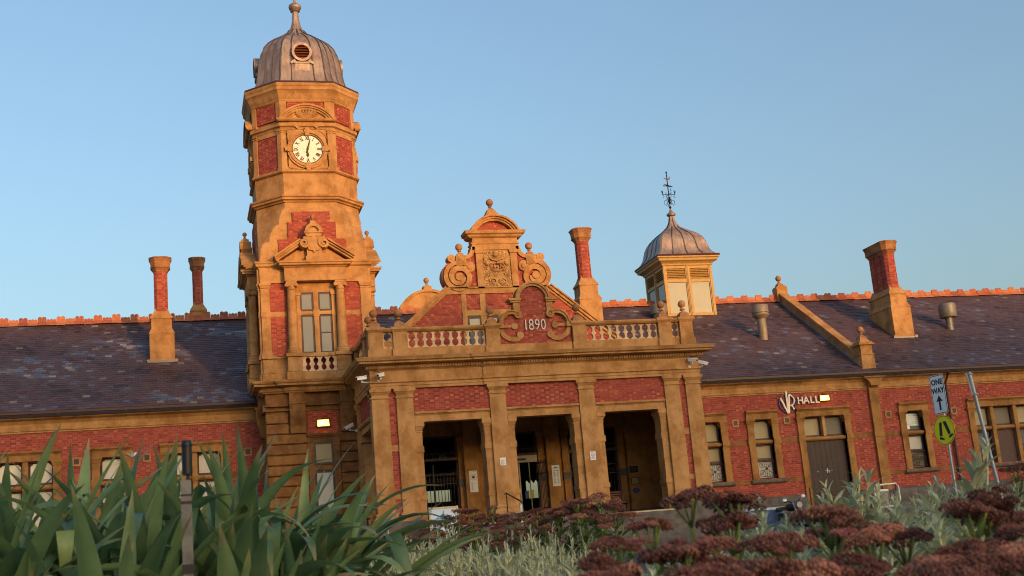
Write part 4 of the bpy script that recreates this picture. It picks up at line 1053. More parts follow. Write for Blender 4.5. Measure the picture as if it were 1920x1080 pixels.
# balustrade
PED = [6.81,7.68,11.02,14.26,17.58,18.42]
for x in PED:
    mb = MB().box(x-.3,x+.3,PF-.03,PF+.5,8.06,8.34).box(x-.255,x+.255,PF+.02,PF+.46,8.34,8.95).tbox((x-.26,x+.26,PF+.01,PF+.47),(x-.32,x+.32,PF-.05,PF+.53),8.95,9.03).box(x-.33,x+.33,PF-.06,PF+.54,9.03,9.12)
    build('pedestal', mb, 'render', PO); finial_ball(PO, x, PF+.24, 9.12, .145)
for x0, x1 in ((7.07,7.42),(7.95,10.75),(14.53,17.3),(17.85,18.15)):
    n = max(1, round((x1-x0)/.31)); sp = (x1-x0)/n
    build('balustrade_base', MB().box(x0,x1,PF+.06,PF+.42,8.06,8.38), 'render', PO); build('balustrade_rail', MB().sweep([(x0,PF+.1),(x1,PF+.1)], [(-.25,8.95),(.04,8.95),(.1,9.0),(.12,9.05),(.1,9.09),(-.25,9.1)]), 'render', PO)
    hw = [(0,1),(.025,.86),(.075,.36),(.11,.28),(.2,.26),(.23,.36),(.275,.62),(.285,.64),(.295,.62),(.34,.36),(.37,.26),(.46,.28),(.495,.36),(.545,.86),(.57,1)]
    for i in range(n+1):
        c = x0+i*sp
        po = [(c-w*sp/2, 8.38+z) for z, w in hw]+[(c+w*sp/2, 8.38+z) for z, w in hw[::-1]]
        po = [(min(x1, max(x0, xx)), zz) for xx, zz in po]
        build('baluster', MB().prism(po, PF+.16, PF+.26), 'cream', PO)
# flank balustrade
build('balustrade_base', MB().box(XL+.02,XL+.42,PF+.5,47.6,8.06,8.38), 'render', PO); build('balustrade_rail', MB().box(XL,XL+.44,PF+.5,47.6,8.95,9.1), 'render', PO)
for y in (PF+1.3, 47.4):
    build('pedestal', MB().box(XL-.03,XL+.5,y-.3,y+.3,8.06,8.34).box(XL+.02,XL+.46,y-.25,y+.25,8.34,8.95).box(XL-.06,XL+.52,y-.32,y+.32,8.97,9.12), 'render', PO)
finial_ball(PO, XL+.24, PF+1.3, 9.12, .145)
hwf = hw
for i in range(9):
    c = PF+1.62+i*.31
    po = [(min(47.1,c-w*.155), 8.38+z) for z, w in hwf]+[(min(47.1,c+w*.155), 8.38+z) for z, w in hwf[::-1]]
    build('baluster', MB().prismx(po, XL+.16, XL+.26), 'cream', PO)
y = 43.62+.0
finial_ball(PO, 18.2, PF+1.6, 9.0, .145)
# date panel 1890
cx = PX
half = [(1.36,8.36),(1.36,8.6),(1.33,8.75),(1.33,9.1),(1.24,9.3),(1.1,9.42),(.86,9.5),(.6,9.48),(.56,9.55),(.56,9.98)]
outl = [(cx-x,z) for x,z in half]+[(cx-.47,9.98)]+[(cx+.5*cos(radians(a)), 9.98+.5*sin(radians(a))) for a in range(172,7,-12)]+[(cx+.47,9.98)]+[(cx+x,z) for x,z in half[::-1]]
dpan = build('date_panel', MB().prism(outl, PF+.18, PF+.42), 'mortar', PO, label='curved brick panel with metal date 1890')
def dspan(v):
    if v < 9.48:
        pts = half[:8]
        w = 1.36
        for (w0,z0),(w1,z1) in zip(pts, pts[1:]):
            if z0 <= v <= z1: w = w0+(w1-w0)*(v-z0)/(z1-z0)
    elif v < 9.98: w = .55
    else: w = sqrt(max(.0001,.49**2-(v-9.98)**2))
    return [(cx-w,cx+w)]
rg = random.Random(18); mb = MB(); bricks(mb, brick_rows(dspan, 8.38, 10.46, rg), (0,PF+.18,0), (1,0,0), (0,-1,0), rg, .012); build('brickwork', mb, 'brick', PO, kind='stuff')
pb('panel_base','render',(11.32,13.94,PF+.02,PF+.46,8.06,8.36))
mb = MB().disc(cx,9.98,.5,.66,PF+.06,PF+.5,24,radians(4),radians(176)).disc(cx,9.98,.58,.66,PF+.0,PF+.5,24,radians(4),radians(176))
for s in (-1, 1):
    a, b = sorted((cx+s*.46, cx+s*.92)); mb.box(a,b,PF+.0,PF+.5,9.95,10.03); a, b = sorted((cx+s*.48, cx+s*.86)); mb.box(a,b,PF+.05,PF+.5,9.88,9.95)
    a, b = sorted((cx+s*.5, cx+s*.74)); mb.box(a,b,PF+.1,PF+.46,9.46,9.88)
build('arch_moulding', mb, 'render', PO, smooth=30)
for s in (-1, 1):
    mb = MB()
    pts = [(.62,9.46),(.8,9.52),(.98,9.5),(1.14,9.4),(1.25,9.25),(1.28,9.08)]
    mb.stroke([(cx+s*x,z) for x,z in pts], .15, PF+.02, PF+.44)
    mb.stroke([(cx+s*x,z+.05) for x,z in pts], .05, PF-.02, PF+.44)
    mb.stroke([(cx+s*x,z) for x,z in [(1.27,8.98),(1.25,8.82),(1.16,8.67),(1.0,8.57),(.84,8.53),(.66,8.55),(.55,8.62)]], [.13,.15,.16,.17,.17,.16,.12], PF+.1, PF+.3)
    mb.disc(cx+s*.57, 8.68, .0001, .13, PF+.09, PF+.3, 18)
    a, b = sorted((cx+s*1.17, cx+s*1.36)); mb.box(a,b,PF+.0,PF+.44,8.94,9.1)
    a, b = sorted((cx+s*.78, cx+s*1.2)); mb.box(a,b,PF+.11,PF+.3,8.97,9.07); mb.disc(cx+s*.76,9.02,.0001,.12,PF+.095,PF+.3,18)
    mb.disc(cx+s*.6,9.44,.06,.15,PF+.04,PF+.3,20).disc(cx+s*.6,9.44,.0001,.05,PF+.02,PF+.3,12)
    build('scroll_ornament', mb, 'render', PO, smooth=30)
for i, ch in enumerate('1890'): text('date_numeral', ch, .56, .04, 'numeral', PO, at(12.27+.225*i+(.0 if i else .02), PF+.14, 9.03) @ FRONT @ Matrix.Diagonal((.78,1.02,1,1)))
# inner wall of the porch with three gated openings
BY = 47.8
DO = [(8.45,10.32),(11.6,13.47),(14.7,16.72)]
iw = MB(); cur = XL+.1
for a, b in DO: iw.box(cur,a,BY,BY+.35,2.0,5.66); cur = b
iw.box(cur,XR-.4,BY,BY+.35,2.0,5.66).box(XL+.1,XR-.4,BY,BY+.35,5.66,6.7)
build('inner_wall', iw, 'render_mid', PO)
for x in (10.78, 14.03):
    mb = MB().box(x-.27,x+.27,BY-.3,BY,2.16,6.6).box(x-.31,x+.31,BY-.34,BY,2.16,2.5)
    build('inner_pier', mb, 'render_mid', PO)
build('inner_pier', MB().box(17.02,18.3,BY-.3,BY,2.16,6.6).box(16.98,18.3,BY-.36,BY,2.4,2.55).box(16.98,18.3,BY-.34,BY,2.55,2.62), 'render_mid', PO)
for q in ((16.96,18.3,BY-.38,BY,2.13,2.4),(10.45,11.12,BY-.36,BY,2.13,2.3),(13.7,14.36,BY-.36,BY,2.13,2.3)): pb('inner_plinth','bluestone',q)
for a, b in DO:
    for s, e in ((-1,a),(1,b)):
        q = sorted((e+s*.0, e+s*.26)); r = sorted((e-s*.02, e+s*.28))
        mb = MB().box(q[0],q[1],BY-.1,BY,2.16,5.42).box(r[0],r[1],BY-.13,BY,4.55,4.7).box(r[0],r[1],BY-.13,BY,3.0,3.1).box(r[0]-.02,r[1]+.02,BY-.16,BY,5.42,5.6)
        build('inner_jamb', mb, 'render_mid', PO); build('jamb_stone', MB().box(r[0],r[1],BY-.12,BY-.0,3.72,4.0), 'bluestone', PO)
def gate_bars(mb, x0, x1, z0, z1, y, n):
    for i in range(n+1):
        x = x0+(x1-x0)*i/n; mb.tube([(x,y,z0),(x,y,z1)], .014, 5)
    for z in (z0, z0+.35, z1-.45, z1-.1): mb.box(x0,x1,y-.015,y+.015,z,z+.04)
    for i in range(n):
        x = x0+(x1-x0)*(i+.5)/n
        mb.disc(x,z0+.2,.04,.055,y-.008,y+.008,8).disc(x,z1-.28,.045,.06,y-.008,y+.008,8)
        mb.tube([(x,y,z1-.1),(x,y,z1+.1)], .012, 5, r1=.002)
for i, (a, b) in enumerate(DO):
    p = pb('door_frame', 'gutter', (a,a+.06,BY-.02,BY+.1,2.16,5.64),(b-.06,b,BY-.02,BY+.1,2.16,5.64),(a+.06,b-.06,BY-.02,BY+.1,5.58,5.64),(a+.06,b-.06,BY-.02,BY+.1,4.74,4.84))
    mb = MB()
    n = 14
    for j in range(n+1):
        x = a+.1+(b-a-.2)*j/n; mb.tube([(x,BY+.06,4.84),(x,BY+.06,5.58)], .013, 5)
    mb.box(a+.06,b-.06,BY+.045,BY+.075,5.0,5.03)
    build('transom_grille', mb, 'iron', PO)
    if i == 0 or i == 2:
        mb = MB(); m = (a+b)/2+.1
        gate_bars(mb, a+.08, m-.15, 2.3, 4.3, BY+.04, 6); gate_bars(mb, m-.1, b-.08, 2.3, 4.3, BY+.04, 7)
        mb.box(m-.15,m-.1,BY,BY+.08,2.2,4.6).box(a+.06,b-.06,BY+.02,BY+.06,2.2,2.75)
        build('iron_gate', mb, 'iron', PO)
a, b = DO[1]
pb('sliding_door_head','stone_cream',(a+.06,b-.06,BY-.12,BY+.05,4.48,4.74)); pb('door_sensor','black',(a+1.0,a+1.35,BY-.14,BY-.12,4.56,4.63))
pb('sliding_door_frame','stone_cream',(12.68,12.73,BY,BY+.04,2.2,4.48),(a+.06,a+.1,BY,BY+.04,2.2,4.48),(13.1,13.13,BY+.05,BY+.09,2.2,4.48))
pb('door_notice','signblue',(12.86,13.0,BY-.01,BY-.004,3.1,3.4)); pb('door_notice','yellowpaint',(13.03,13.2,BY-.01,BY-.004,3.1,3.42)); 
# folded-back gate leaf of the middle doorway
mb = MB()
for j in range(7): mb.tube([(b-.06+.02*j,BY-.02-.12*j,2.2),(b-.06+.02*j,BY-.02-.12*j,4.5)], .016, 5)
for z in (2.25,2.7,4.0,4.4): mb.tube([(b-.06,BY-.02,z),(b+.06,BY-.74,z)], .02, 5)
build('iron_gate', mb, 'iron', PO)
# booking hall behind: side walls, rear wall with openings on to the platform, canopy valance
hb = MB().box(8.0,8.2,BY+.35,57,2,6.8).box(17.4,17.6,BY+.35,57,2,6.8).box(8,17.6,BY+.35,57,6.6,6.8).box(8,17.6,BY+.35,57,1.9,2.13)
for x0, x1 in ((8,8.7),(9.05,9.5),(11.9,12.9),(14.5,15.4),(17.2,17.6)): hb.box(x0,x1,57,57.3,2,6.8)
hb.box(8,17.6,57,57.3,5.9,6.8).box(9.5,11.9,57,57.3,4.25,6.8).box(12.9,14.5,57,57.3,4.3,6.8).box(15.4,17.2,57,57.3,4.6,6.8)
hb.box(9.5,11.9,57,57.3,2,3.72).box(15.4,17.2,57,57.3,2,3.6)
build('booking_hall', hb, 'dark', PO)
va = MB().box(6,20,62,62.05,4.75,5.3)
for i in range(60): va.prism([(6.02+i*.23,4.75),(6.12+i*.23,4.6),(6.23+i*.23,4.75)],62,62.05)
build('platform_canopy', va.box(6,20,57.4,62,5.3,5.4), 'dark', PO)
pb('hall_poster','paper',(8.9,9.02,56.9,56.95,4.5,5.2)) if False else None
pb('exit_light','green_exit',(9.72,10.0,BY+.5,BY+.54,4.88,4.99))

# ------------------------------------------------------------------ big front gable
GX, GF = 12.6, 48.3
GA = empty('front_gable', (GX, GF, 8.9), ST, label='curved Dutch gable with carved crown tablet and ball finials behind the porch balustrade')
def gout(s):   # half outline from the foot to the shoulder
    return [(5.3,8.7),(2.14,11.4),(2.06,11.5)]+[(1.6+.66*cos(radians(a)), 12.03+.66*sin(radians(a))) for a in range(-40,91,13)]+[(1.62,12.72),(1.62,12.8),(1.25,12.8),(1.12,12.83),(1.0,12.95),(.95,13.1),(.95,13.6)]
GO = gout(1)
outl = [(GX-x,z) for x,z in GO]+[(GX+x,z) for x,z in GO[::-1]]
build('gable_wall', MB().prism(outl, GF, GF+.5), 'mortar', GA)
def gsp(v):
    if v < 11.4: w = 5.3-(v-8.7)/(11.4-8.7)*(5.3-2.14)
    elif v < 11.5: w = 2.0
    elif v < 12.7: w = 1.6+sqrt(max(0,.66**2-(v-12.03)**2))*.93
    else: w = 1.0
    return [(GX-w,GX+w)]
rg = random.Random(28); mb = MB()
wins = [(11.25,11.8),(12.02,12.5),(12.7,13.18),(13.4,13.95)]
def gsp2(v):
    s = gsp(v)
    return box_spans(s[0][0], s[0][1], [(a-.02,b+.02,9.0,10.4) for a,b in wins]+[(12.0,13.2,11.5,13.06)])(v)
bricks(mb, brick_rows(gsp2, 8.8, 13.02, rg), (0,GF,0), (1,0,0), (0,-1,0), rg, .012); build('brickwork', mb, 'brick', GA, kind='stuff')
def gb(name, *bs, mat='render'):
    mb = MB()
    for b in bs: mb.box(*b)
    return build(name, mb, mat, GA)
for s in (-1, 1):
    a, b = Vector((GX-s*5.35,8.75)), Vector((GX-s*2.1,11.5)); d = (b-a).normalized(); nn = Vector((-d.y,d.x))*s
    mb = MB()
    for o0, o1, yy in ((-.14,-.05,GF-.06),(-.05,.06,GF-.14),(.06,.12,GF-.2)):
        mb.prism([tuple(a+nn*o0),tuple(b+nn*o0),tuple(b+nn*o1),tuple(a+nn*o1)], yy, GF+.55)
    build('coping', mb, 'render', GA)
    # big scroll
    mb = MB(); vx, vz = GX-s*1.6, 12.03
    pts = [(GX-s*(1.6+.58*cos(radians(q))), 12.03+.58*sin(radians(q))) for q in range(88,-180,-12)]
    sp = [(GX-s*(1.58+r*cos(radians(q))), 11.97+(r)*sin(radians(q))) for q, r in [(95-14*i, .6-.0092*i) for i in range(0,46)]]
    mb.stroke(sp, [.16+.0022*min(i,30)-(.004*max(0,i-30)) for i in range(len(sp))], GF-.12, GF+.5)
    mb.disc(GX-s*1.58,11.97,.0001,.16,GF-.165,GF+.1,20)
    build('scroll_ornament', mb, 'render', GA, smooth=30)
    x = GX-s*1.45
    mb = MB().box(x-.21,x+.21,GF-.14,GF+.4,12.44,12.84)
    mb.add([(x-.19,GF-.14,12.46),(x+.19,GF-.14,12.46),(x+.19,GF-.14,12.82),(x-.19,GF-.14,12.82),(x,GF-.26,12.64)], [(0,1,4),(1,2,4),(2,3,4),(3,0,4)])
    mb.disc(GX-s*1.84,12.74,.05,.16,GF-.1,GF+.35,18).disc(GX-s*1.84,12.74,.0001,.06,GF-.12,GF+.3,12)
    mb.disc(GX-s*1.12,12.38,.0001,.22,GF-.1,GF+.3,20).disc(GX-s*1.12,12.38,.0001,.11,GF-.14,GF+.3,16)
    mb.stroke([(GX-s*q,z) for q,z in [(1.24,12.78),(1.14,12.8),(1.04,12.87),(.98,12.97),(.93,13.1),(.92,13.2)]], .16, GF-.1, GF+.5)
    build('scroll_block', mb, 'render', GA, smooth=30); finial_ball(GA, x, GF+.14, 12.82, .15, s=.8)
gb('string_course',(GX-2.2,GX+2.2,GF-.065,GF+.02,11.28,11.5),(GX-2.25,GX+2.25,GF-.12,GF+.02,11.5,11.55))
gb('string_course',(11.05,14.15,GF-.055,GF+.02,10.4,10.62))
gb('mullion',(11.05,11.25,GF-.04,GF+.2,9.0,11.3),(11.8,12.02,GF-.04,GF+.2,9.0,11.3),(12.5,12.7,GF-.04,GF+.2,9.0,10.4),(13.18,13.4,GF-.04,GF+.2,9.0,11.3),(13.95,14.15,GF-.04,GF+.2,9.0,11.3))
for a, b in wins:
    gb('sash',(a,a+.07,GF-.03,GF+.06,9.0,10.4),(b-.07,b,GF-.03,GF+.06,9.0,10.4),(a+.07,b-.07,GF-.03,GF+.06,10.28,10.4),mat='maroon')
    gb('pane',(a+.06,b-.06,GF-.02,GF-.012,9.0,10.3),mat='glass_grey')
gb('tablet_frame',(11.76,12.02,GF-.12,GF+.3,11.5,13.02),(13.18,13.45,GF-.12,GF+.3,11.5,13.02),(11.72,12.06,GF-.16,GF+.3,12.92,13.06),(13.14,13.49,GF-.16,GF+.3,12.92,13.06))
gb('attic_block',(GX-.96,GX+.96,GF-.1,GF+.5,13.06,13.34),(GX-.99,GX+.99,GF-.13,GF+.52,13.3,13.36),(GX-.93,GX+.93,GF-.1,GF+.5,13.36,13.62))
mb = MB().sweep([(GX-1.0,GF+.5),(GX-1.0,GF-.08),(GX+1.0,GF-.08),(GX+1.0,GF+.5)], [(-.4,13.54),(.05,13.55),(.12,13.6),(.14,13.66),(.22,13.7),(.25,13.78),(.26,13.82),(-.4,13.86)])
rr = 1.08; c0 = 14.44-rr
a1 = math.acos((13.84-c0)/rr)
for r0, r1, d in ((rr-.2,rr-.12,.12),(rr-.12,rr-.04,.18),(rr-.04,rr+.04,.26)): mb.disc(GX,c0,r0,r1,GF-.08-d,GF+.5,26,pi/2-a1*1.05,pi/2+a1*1.05)
build('segmental_pediment', mb, 'render', GA, smooth=30)
build('pediment_back', MB().prism([(GX+ (rr-.15)*sin(t), c0+(rr-.15)*cos(t)) for t in [(-a1*1.0)+2*a1*i/16 for i in range(17)]], GF-.0, GF+.3), 'mortar', GA)
mb = MB(); rg = random.Random(3)
bricks(mb, brick_rows(lambda v: [(GX-sqrt(max(.01,(rr-.18)**2-(v-c0)**2)), GX+sqrt(max(.01,(rr-.18)**2-(v-c0)**2)))], 13.86, 14.26, rg), (0,GF,0),(1,0,0),(0,-1,0),rg,.012); build('brickwork', mb, 'brick', GA, kind='stuff')
gb('finial_block',(GX-.25,GX+.22,GF-.05,GF+.45,14.4,14.62),(GX-.2,GX+.17,GF-.0,GF+.4,14.62,14.72))
finial_ball(GA, GX-.02, GF+.2, 14.66, .15, s=.85)
# carved tablet: foliage relief round a cartouche with a crown
mb = MB(); rg = random.Random(9); nx, nz = 58, 76; x0, x1, z0, z1 = 12.02, 13.18, 11.5, 13.05
from mathutils import noise as mn_
vs = []
def cart(u, v):   # inside the smooth cartouche?
    if v > .74: return False
    if v > .3: w = .30+.1*sin((v-.3)/.44*pi*1.0+3.3)
    else: w = .36*sqrt(max(0,1-((.3-v)/.13)**2)) if v > .17 else 0
    return abs(u-.5) < w
for j in range(nz+1):
    for i in range(nx+1):
        u, v = i/nx, j/nz
        if cart(u, v): d = .03
        else:
            q = mn_.noise(Vector((u*9, v*12, 1.7))); q2 = mn_.noise(Vector((u*21+sin(v*18)*.5, v*26+sin(u*15)*.5, 4.1)))
            d = .02+.07*max(0,abs(q)*1.5)+.05*abs(q2)*2
            m_ = 1-min(1, min(u,1-u,v,1-v)*18); d *= 1-.6*m_
        vs.append((x0+(x1-x0)*u, GF-.02-d, z0+(z1-z0)*v))
mb.add(vs, [(j*(nx+1)+i, j*(nx+1)+i+1, (j+1)*(nx+1)+i+1, (j+1)*(nx+1)+i) for j in range(nz) for i in range(nx)])
build('carved_tablet', mb, 'tablet', GA, smooth=50, flip=False)
mb = MB(); c = 12.62; z = 12.24
mb.stroke([(c-.24,z+.0),(c-.12,z-.025),(c,z-.03),(c+.12,z-.025),(c+.24,z)], .075, GF-.12, GF-.03)
for i in range(-3, 4): mb.sphere((c+i*.075, GF-.12, z-.01-.008*(3-abs(i))), .02, 6)
for s in (-1, 1):
    mb.stroke([(c+s*.23,z+.04),(c+s*.29,z+.16),(c+s*.24,z+.25),(c+s*.12,z+.26),(c,z+.21)], .05, GF-.12, GF-.03)
    mb.stroke([(c+s*.1,z+.04),(c+s*.14,z+.15),(c+s*.1,z+.23),(c,z+.22)], .045, GF-.12, GF-.03)
    mb.sphere((c+s*.2,GF-.1,z+.1),.04,8)
mb.sphere((c,GF-.1,z+.1),.05,8); mb.sphere((c,GF-.08,z+.27),.035,8); mb.box(c-.012,c+.012,GF-.11,GF-.06,z+.29,z+.38).box(c-.035,c+.035,GF-.11,GF-.06,z+.33,z+.355)
build('carved_crown', mb, 'render_ball', GA, smooth=40)
mb = MB().sphere((12.58,GF-.08,12.88),.13,12,sz=1.15)
mb.stroke([(12.33,12.72),(12.45,12.64),(12.6,12.62),(12.75,12.66),(12.86,12.76)], .06, GF-.14, GF-.03)
mb.sphere((12.2,GF-.07,12.5),.1,10); mb.sphere((13.0,GF-.07,12.52),.1,10); mb.stroke(spiral(12.42,11.75,.16,.03,180,-300,20),.05,GF-.13,GF-.03); mb.stroke(spiral(12.78,11.75,.16,.03,0,480,20),.05,GF-.13,GF-.03)
ribs = MB()
for k in range(5): ribs.stroke([(12.42+.06*k,12.16),(12.47+.05*k,12.02),(12.52+.035*k,11.9)], .022, GF-.075, GF-.03)
build('carved_ornament', mb, 'tablet', GA, smooth=40, kind='stuff'); build('carved_shield', ribs, 'tablet', GA, smooth=40, kind='stuff')

# ------------------------------------------------------------------ roof lantern
LX, LY, LH = 23.93, 56.85, 1.25
LA = empty('roof_lantern', (LX, LY, 11.4), ST, label='square glazed roof lantern with ribbed ogee cap and weather vane')
LM = lambda k: Matrix.Translation((LX,LY,0)) @ Matrix.Rotation(k*pi/2,4,'Z') @ Matrix.Translation((-LX,-LY,0))
build('lantern_core', MB().box(LX-LH+.2,LX+LH-.2,LY-LH+.2,LY+LH-.2,10.9,14.1), 'dark', LA)
y = LY-LH
for k in (0,-1,1,2):
    e = .004*(k % 2); A = LM(k) @ at(0,-.003*(k % 2),0)
    mb = MB(A)
    for x0, x1 in ((LX-LH+e,LX-LH+.13),(LX+LH-.13,LX+LH-e),(LX-.07,LX+.07)): mb.box(x0,x1,y-.0,y+.13,11.5,14.1)
    for x0, x1 in ((LX-LH+.13,LX-.07),(LX+.07,LX+LH-.13)):
        mb.box(x0,x1,y+.02,y+.12,11.5,11.7).box(x0,x1,y+.02,y+.12,13.2,13.36).box(x0,x1,y+.02,y+.12,13.88,14.1)
        mb.box(x0,x0+.05,y+.03,y+.12,11.7,13.88).box(x1-.05,x1,y+.03,y+.12,11.7,13.88)
    mb.box(LX-.02,LX+.02,y-.02,y,11.5,14.1)
    build('lantern_frame', mb, 'lanternpaint', LA)
    build('lantern_sill', MB(A).box(LX-LH-.05+3*e,LX+LH+.05-3*e,y-.06,y+.1,11.42+e,11.5+e), 'cream', LA)
    for x0, x1 in ((LX-LH+.18,LX-.12),(LX+.12,LX+LH-.18)):
        build('pane', MB(A).box(x0-.01,x1+.01,y+.07,y+.08,11.7,13.2), 'glass_frost', LA)
        for i in range(6):
            z = 13.38+i*.085; build('louvre', MB(A).prismx([(y+.02,z),(y+.04,z-.012),(y+.13,z+.07),(y+.11,z+.08)], x0, x1), 'lanternpaint', LA)
sq = lambda h: [(LX-h,LY-h),(LX+h,LY-h),(LX+h,LY+h),(LX-h,LY+h)]
build('lantern_cornice', MB().sweep(sq(LH), [(-.3,14.0),(.04,14.02),(.06,14.1),(.16,14.18),(.26,14.22),(.28,14.32),(.34,14.36),(.34,14.42),(-.3,14.46)], True), 'lanternpaint', LA)
build('lantern_flashing', MB().sweep(sq(LH), [(-.3,14.42),(.35,14.42),(.37,14.46),(.33,14.52),(-.3,14.56)], True), 'gutter', LA)
dm = [(14.5,1.56),(14.56,1.5),(14.68,1.38),(14.85,1.29),(15.05,1.24),(15.3,1.18),(15.52,1.08),(15.7,.94),(15.85,.76),(15.98,.58),(16.1,.42),(16.22,.3),(16.38,.2),(16.55,.14),(16.8,.1)]
ch = lambda h: [(LX-h+.06*h,LY-h),(LX+h-.06*h,LY-h),(LX+h,LY-h+.06*h),(LX+h,LY+h-.06*h),(LX+h-.06*h,LY+h),(LX-h+.06*h,LY+h),(LX-h,LY+h-.06*h),(LX-h,LY-h+.06*h)]
build('lantern_cap', MB().stack([(ch(h),z) for z,h in dm]), 'lead', LA, smooth=25)
mb = MB()
for k in range(4):
    A = LM(k); s_ = MB(A)
    for f in (-.5,0,.5): s_.tube([(LX+f*h*1.0, LY-h-.005, z) for z,h in dm[:(15 if f == 0 else 12)]], .028, 5)
    mb.v, mb.f, mb.t = (mb.v, mb.f, mb.t); o = len(mb.v); mb.v += s_.v; mb.f += [tuple(i+o for i in f) for f in s_.f]; mb.t += s_.t
build('standing_seam', mb, 'seam', LA)
build('cap_finial', MB().lathe([(.09,16.7),(.1,16.8),(.22,16.86),(.23,16.92),(.12,17.02),(.07,17.1),(.03,17.2)],LX,LY,16), 'lead', LA, smooth=40)
vn = MB().tube([(LX,LY,17.0),(LX,LY,19.1)], .026, 6).sphere((LX,LY,19.1),.045,8).sphere((LX,LY,17.28),.07,8).sphere((LX,LY,17.5),.055,8)
for A in (0, pi/2):
    c, s = cos(A), sin(A)
    vn.tube([(LX-c*.33,LY-s*.33,17.95),(LX+c*.33,LY+s*.33,17.95)], .014, 5)
    for q in (-1, 1):
        px, py = LX+q*c*.33, LY+q*s*.33
        for o in (-.05, 0, .05): vn.tube([(px,py,17.95),(px+o*(c+.3*s),py+o*(s+.3*c),18.15)], .013, 4)
        vn.tube([(px,py,17.95),(px-q*c*.08,py-q*s*.08,17.85),(px,py,17.76)], .016, 4)
        vn.tube([(LX,LY,17.5),(LX+q*c*.1,LY+q*s*.1,17.75),(LX+q*c*.05,LY+q*s*.05,17.82)], .016, 4)
        vn.tube([(LX+q*c*.02,LY+q*s*.02,17.5),(LX+q*c*.14,LY+q*s*.14,17.66),(LX+q*c*.26,LY+q*s*.26,17.62),(LX+q*c*.28,LY+q*s*.28,17.46),(LX+q*c*.18,LY+q*s*.18,17.38),(LX+q*c*.14,LY+q*s*.14,17.5)], .014, 4)
vn.prism([(LX-.28,18.4),(LX-.16,18.5),(LX-.05,18.42),(LX+.25,18.33),(LX+.25,18.36),(LX-.05,18.46),(LX-.14,18.36)], LY-.01, LY+.01)
vn.prism([(LX-.2,18.82),(LX-.05,18.72),(LX+.05,18.7),(LX+.16,18.74),(LX+.14,18.9),(LX+.06,18.76),(LX-.04,18.78)], LY-.01, LY+.01)
build('weather_vane', vn, 'black', LA, smooth=40)

# ------------------------------------------------------------------ things fixed to the station
def thing(name, loc, label, cat, group=None):
    return empty(name, loc, None, label=label, cat=cat, group=group)
def sub(name, mb, mat, p, sm=40, **kw): return build(name, mb, mat, p, smooth=sm, **kw)
def cctv(tail, nose, foot, label):
    p = thing('security_camera', foot, label, 'security camera', 'white security cameras on the station')
    a, b = Vector(tail), Vector(nose); d = (b-a).normalized(); side = d.cross(Vector((0,0,1))).normalized(); up = side.cross(d)
    def blk(l0, l1, w, h0, h1):
        vs = [tuple(a+d*l+side*s*w+up*h) for l in (l0,l1) for s, h in ((-1,h0),(1,h0),(1,h1*.55),(.55,h1),(-.55,h1),(-1,h1*.55))]
        return vs, [(5,4,3,2,1,0),(6,7,8,9,10,11)]+[(i,(i+1)%6,6+(i+1)%6,6+i) for i in range(6)]
    L = (b-a).length
    sub('housing', MB().add(*blk(0, L*.94, .05, -.05, .055)), 'white', p)
    sub('sunshield', MB().add(*blk(-.02, L, .06, .045, .075)), 'white', p)
    sub('lens', MB().tube([b-d*.06, b-d*.015], .04, 12), 'lens', p)
    m = a+d*L*.45-up*.05; f = Vector(foot)
    sub('arm', MB().tube([m, m-Vector((0,0,.08)), f+Vector((0,0,.0))], .018, 8).sphere(tuple(m-Vector((0,0,.08))), .035, 8), 'white', p)
    dirn = (f-m); dirn.z = 0; dirn = dirn.normalized() if dirn.length > .01 else Vector((0,1,0))
    sub('wall_plate', MB().tube([f-dirn*.03, f+dirn*.01], .055, 12), 'white', p)
cctv((6.38,43.42,7.36), (6.02,43.3,7.31), (6.51,43.6,7.19), 'white security camera facing left on the porch flank just under the cornice')
cctv((6.97,43.36,7.43), (6.73,43.12,7.36), (6.8,43.48,7.21), 'white security camera on the porch frieze above the far left pilaster')
cctv((6.36,47.3,6.23), (6.04,47.25,6.08), (6.5,47.4,6.02), 'lone white security camera below the cornice beside the lit tower lamp')
cctv((18.3,43.38,7.48), (18.52,43.1,7.4), (18.33,43.48,7.24), 'white security camera on the porch frieze above the right pilaster pair')
cctv((18.88,44.0,7.5), (19.27,43.85,7.36), (18.73,44.1,7.3), 'white security camera facing right round the porch corner over the slates')
for pts in ([(6.05,46.5,7.9),(6.0,46.3,7.7),(6.1,46.5,7.4),(6.2,46.6,7.2)], [(6.3,43.1,8.0),(6.2,43.1,7.85),(6.3,43.3,7.66),(6.45,43.42,7.55),(6.51,43.5,7.4)], [(6.51,43.45,7.62),(6.7,43.4,7.62),(6.86,43.42,7.5)], [(18.4,43.42,7.6),(18.55,43.42,7.62),(18.7,43.42,7.62)]):
    build('cable', MB().tube(pts, .014, 5), 'iron', PO, smooth=40)
def floodlight(x, y, z, w, h, label, tilt=.12):
    p = thing('wall_lamp', (x, y, z), label, 'lamp')
    sub('lamp_body', MB().box(x-w/2-.03,x+w/2+.03,y-.1,y,z-h/2-.03,z+h/2+.03).prismx([(y-.1,z+h/2+.03),(y,z+h/2+.03),(y,z+h/2+.1)],x-.05,x+.05), 'iron', p)
    sub('lamp_lens', MB().tbox((x-w/2,x+w/2,y-.16,y-.1),(x-w/2+.01,x+w/2-.01,y-.15,y-.1),z-h/2,z+h/2), 'lamp', p)
    sub('lamp_bulb', MB().box(x-w*.32,x-w*.0,y-.17,y-.161,z-h*.28,z+h*.28), 'lampcore', p)
    return p
floodlight(5.32, TF+.035, 6.41, .42, .22, 'lit yellow wall lamp on the red brick panel of the tower')
floodlight(27.12, YW, 6.6, .4, .2, 'lit yellow wall lamp beside the wall letters HALL')
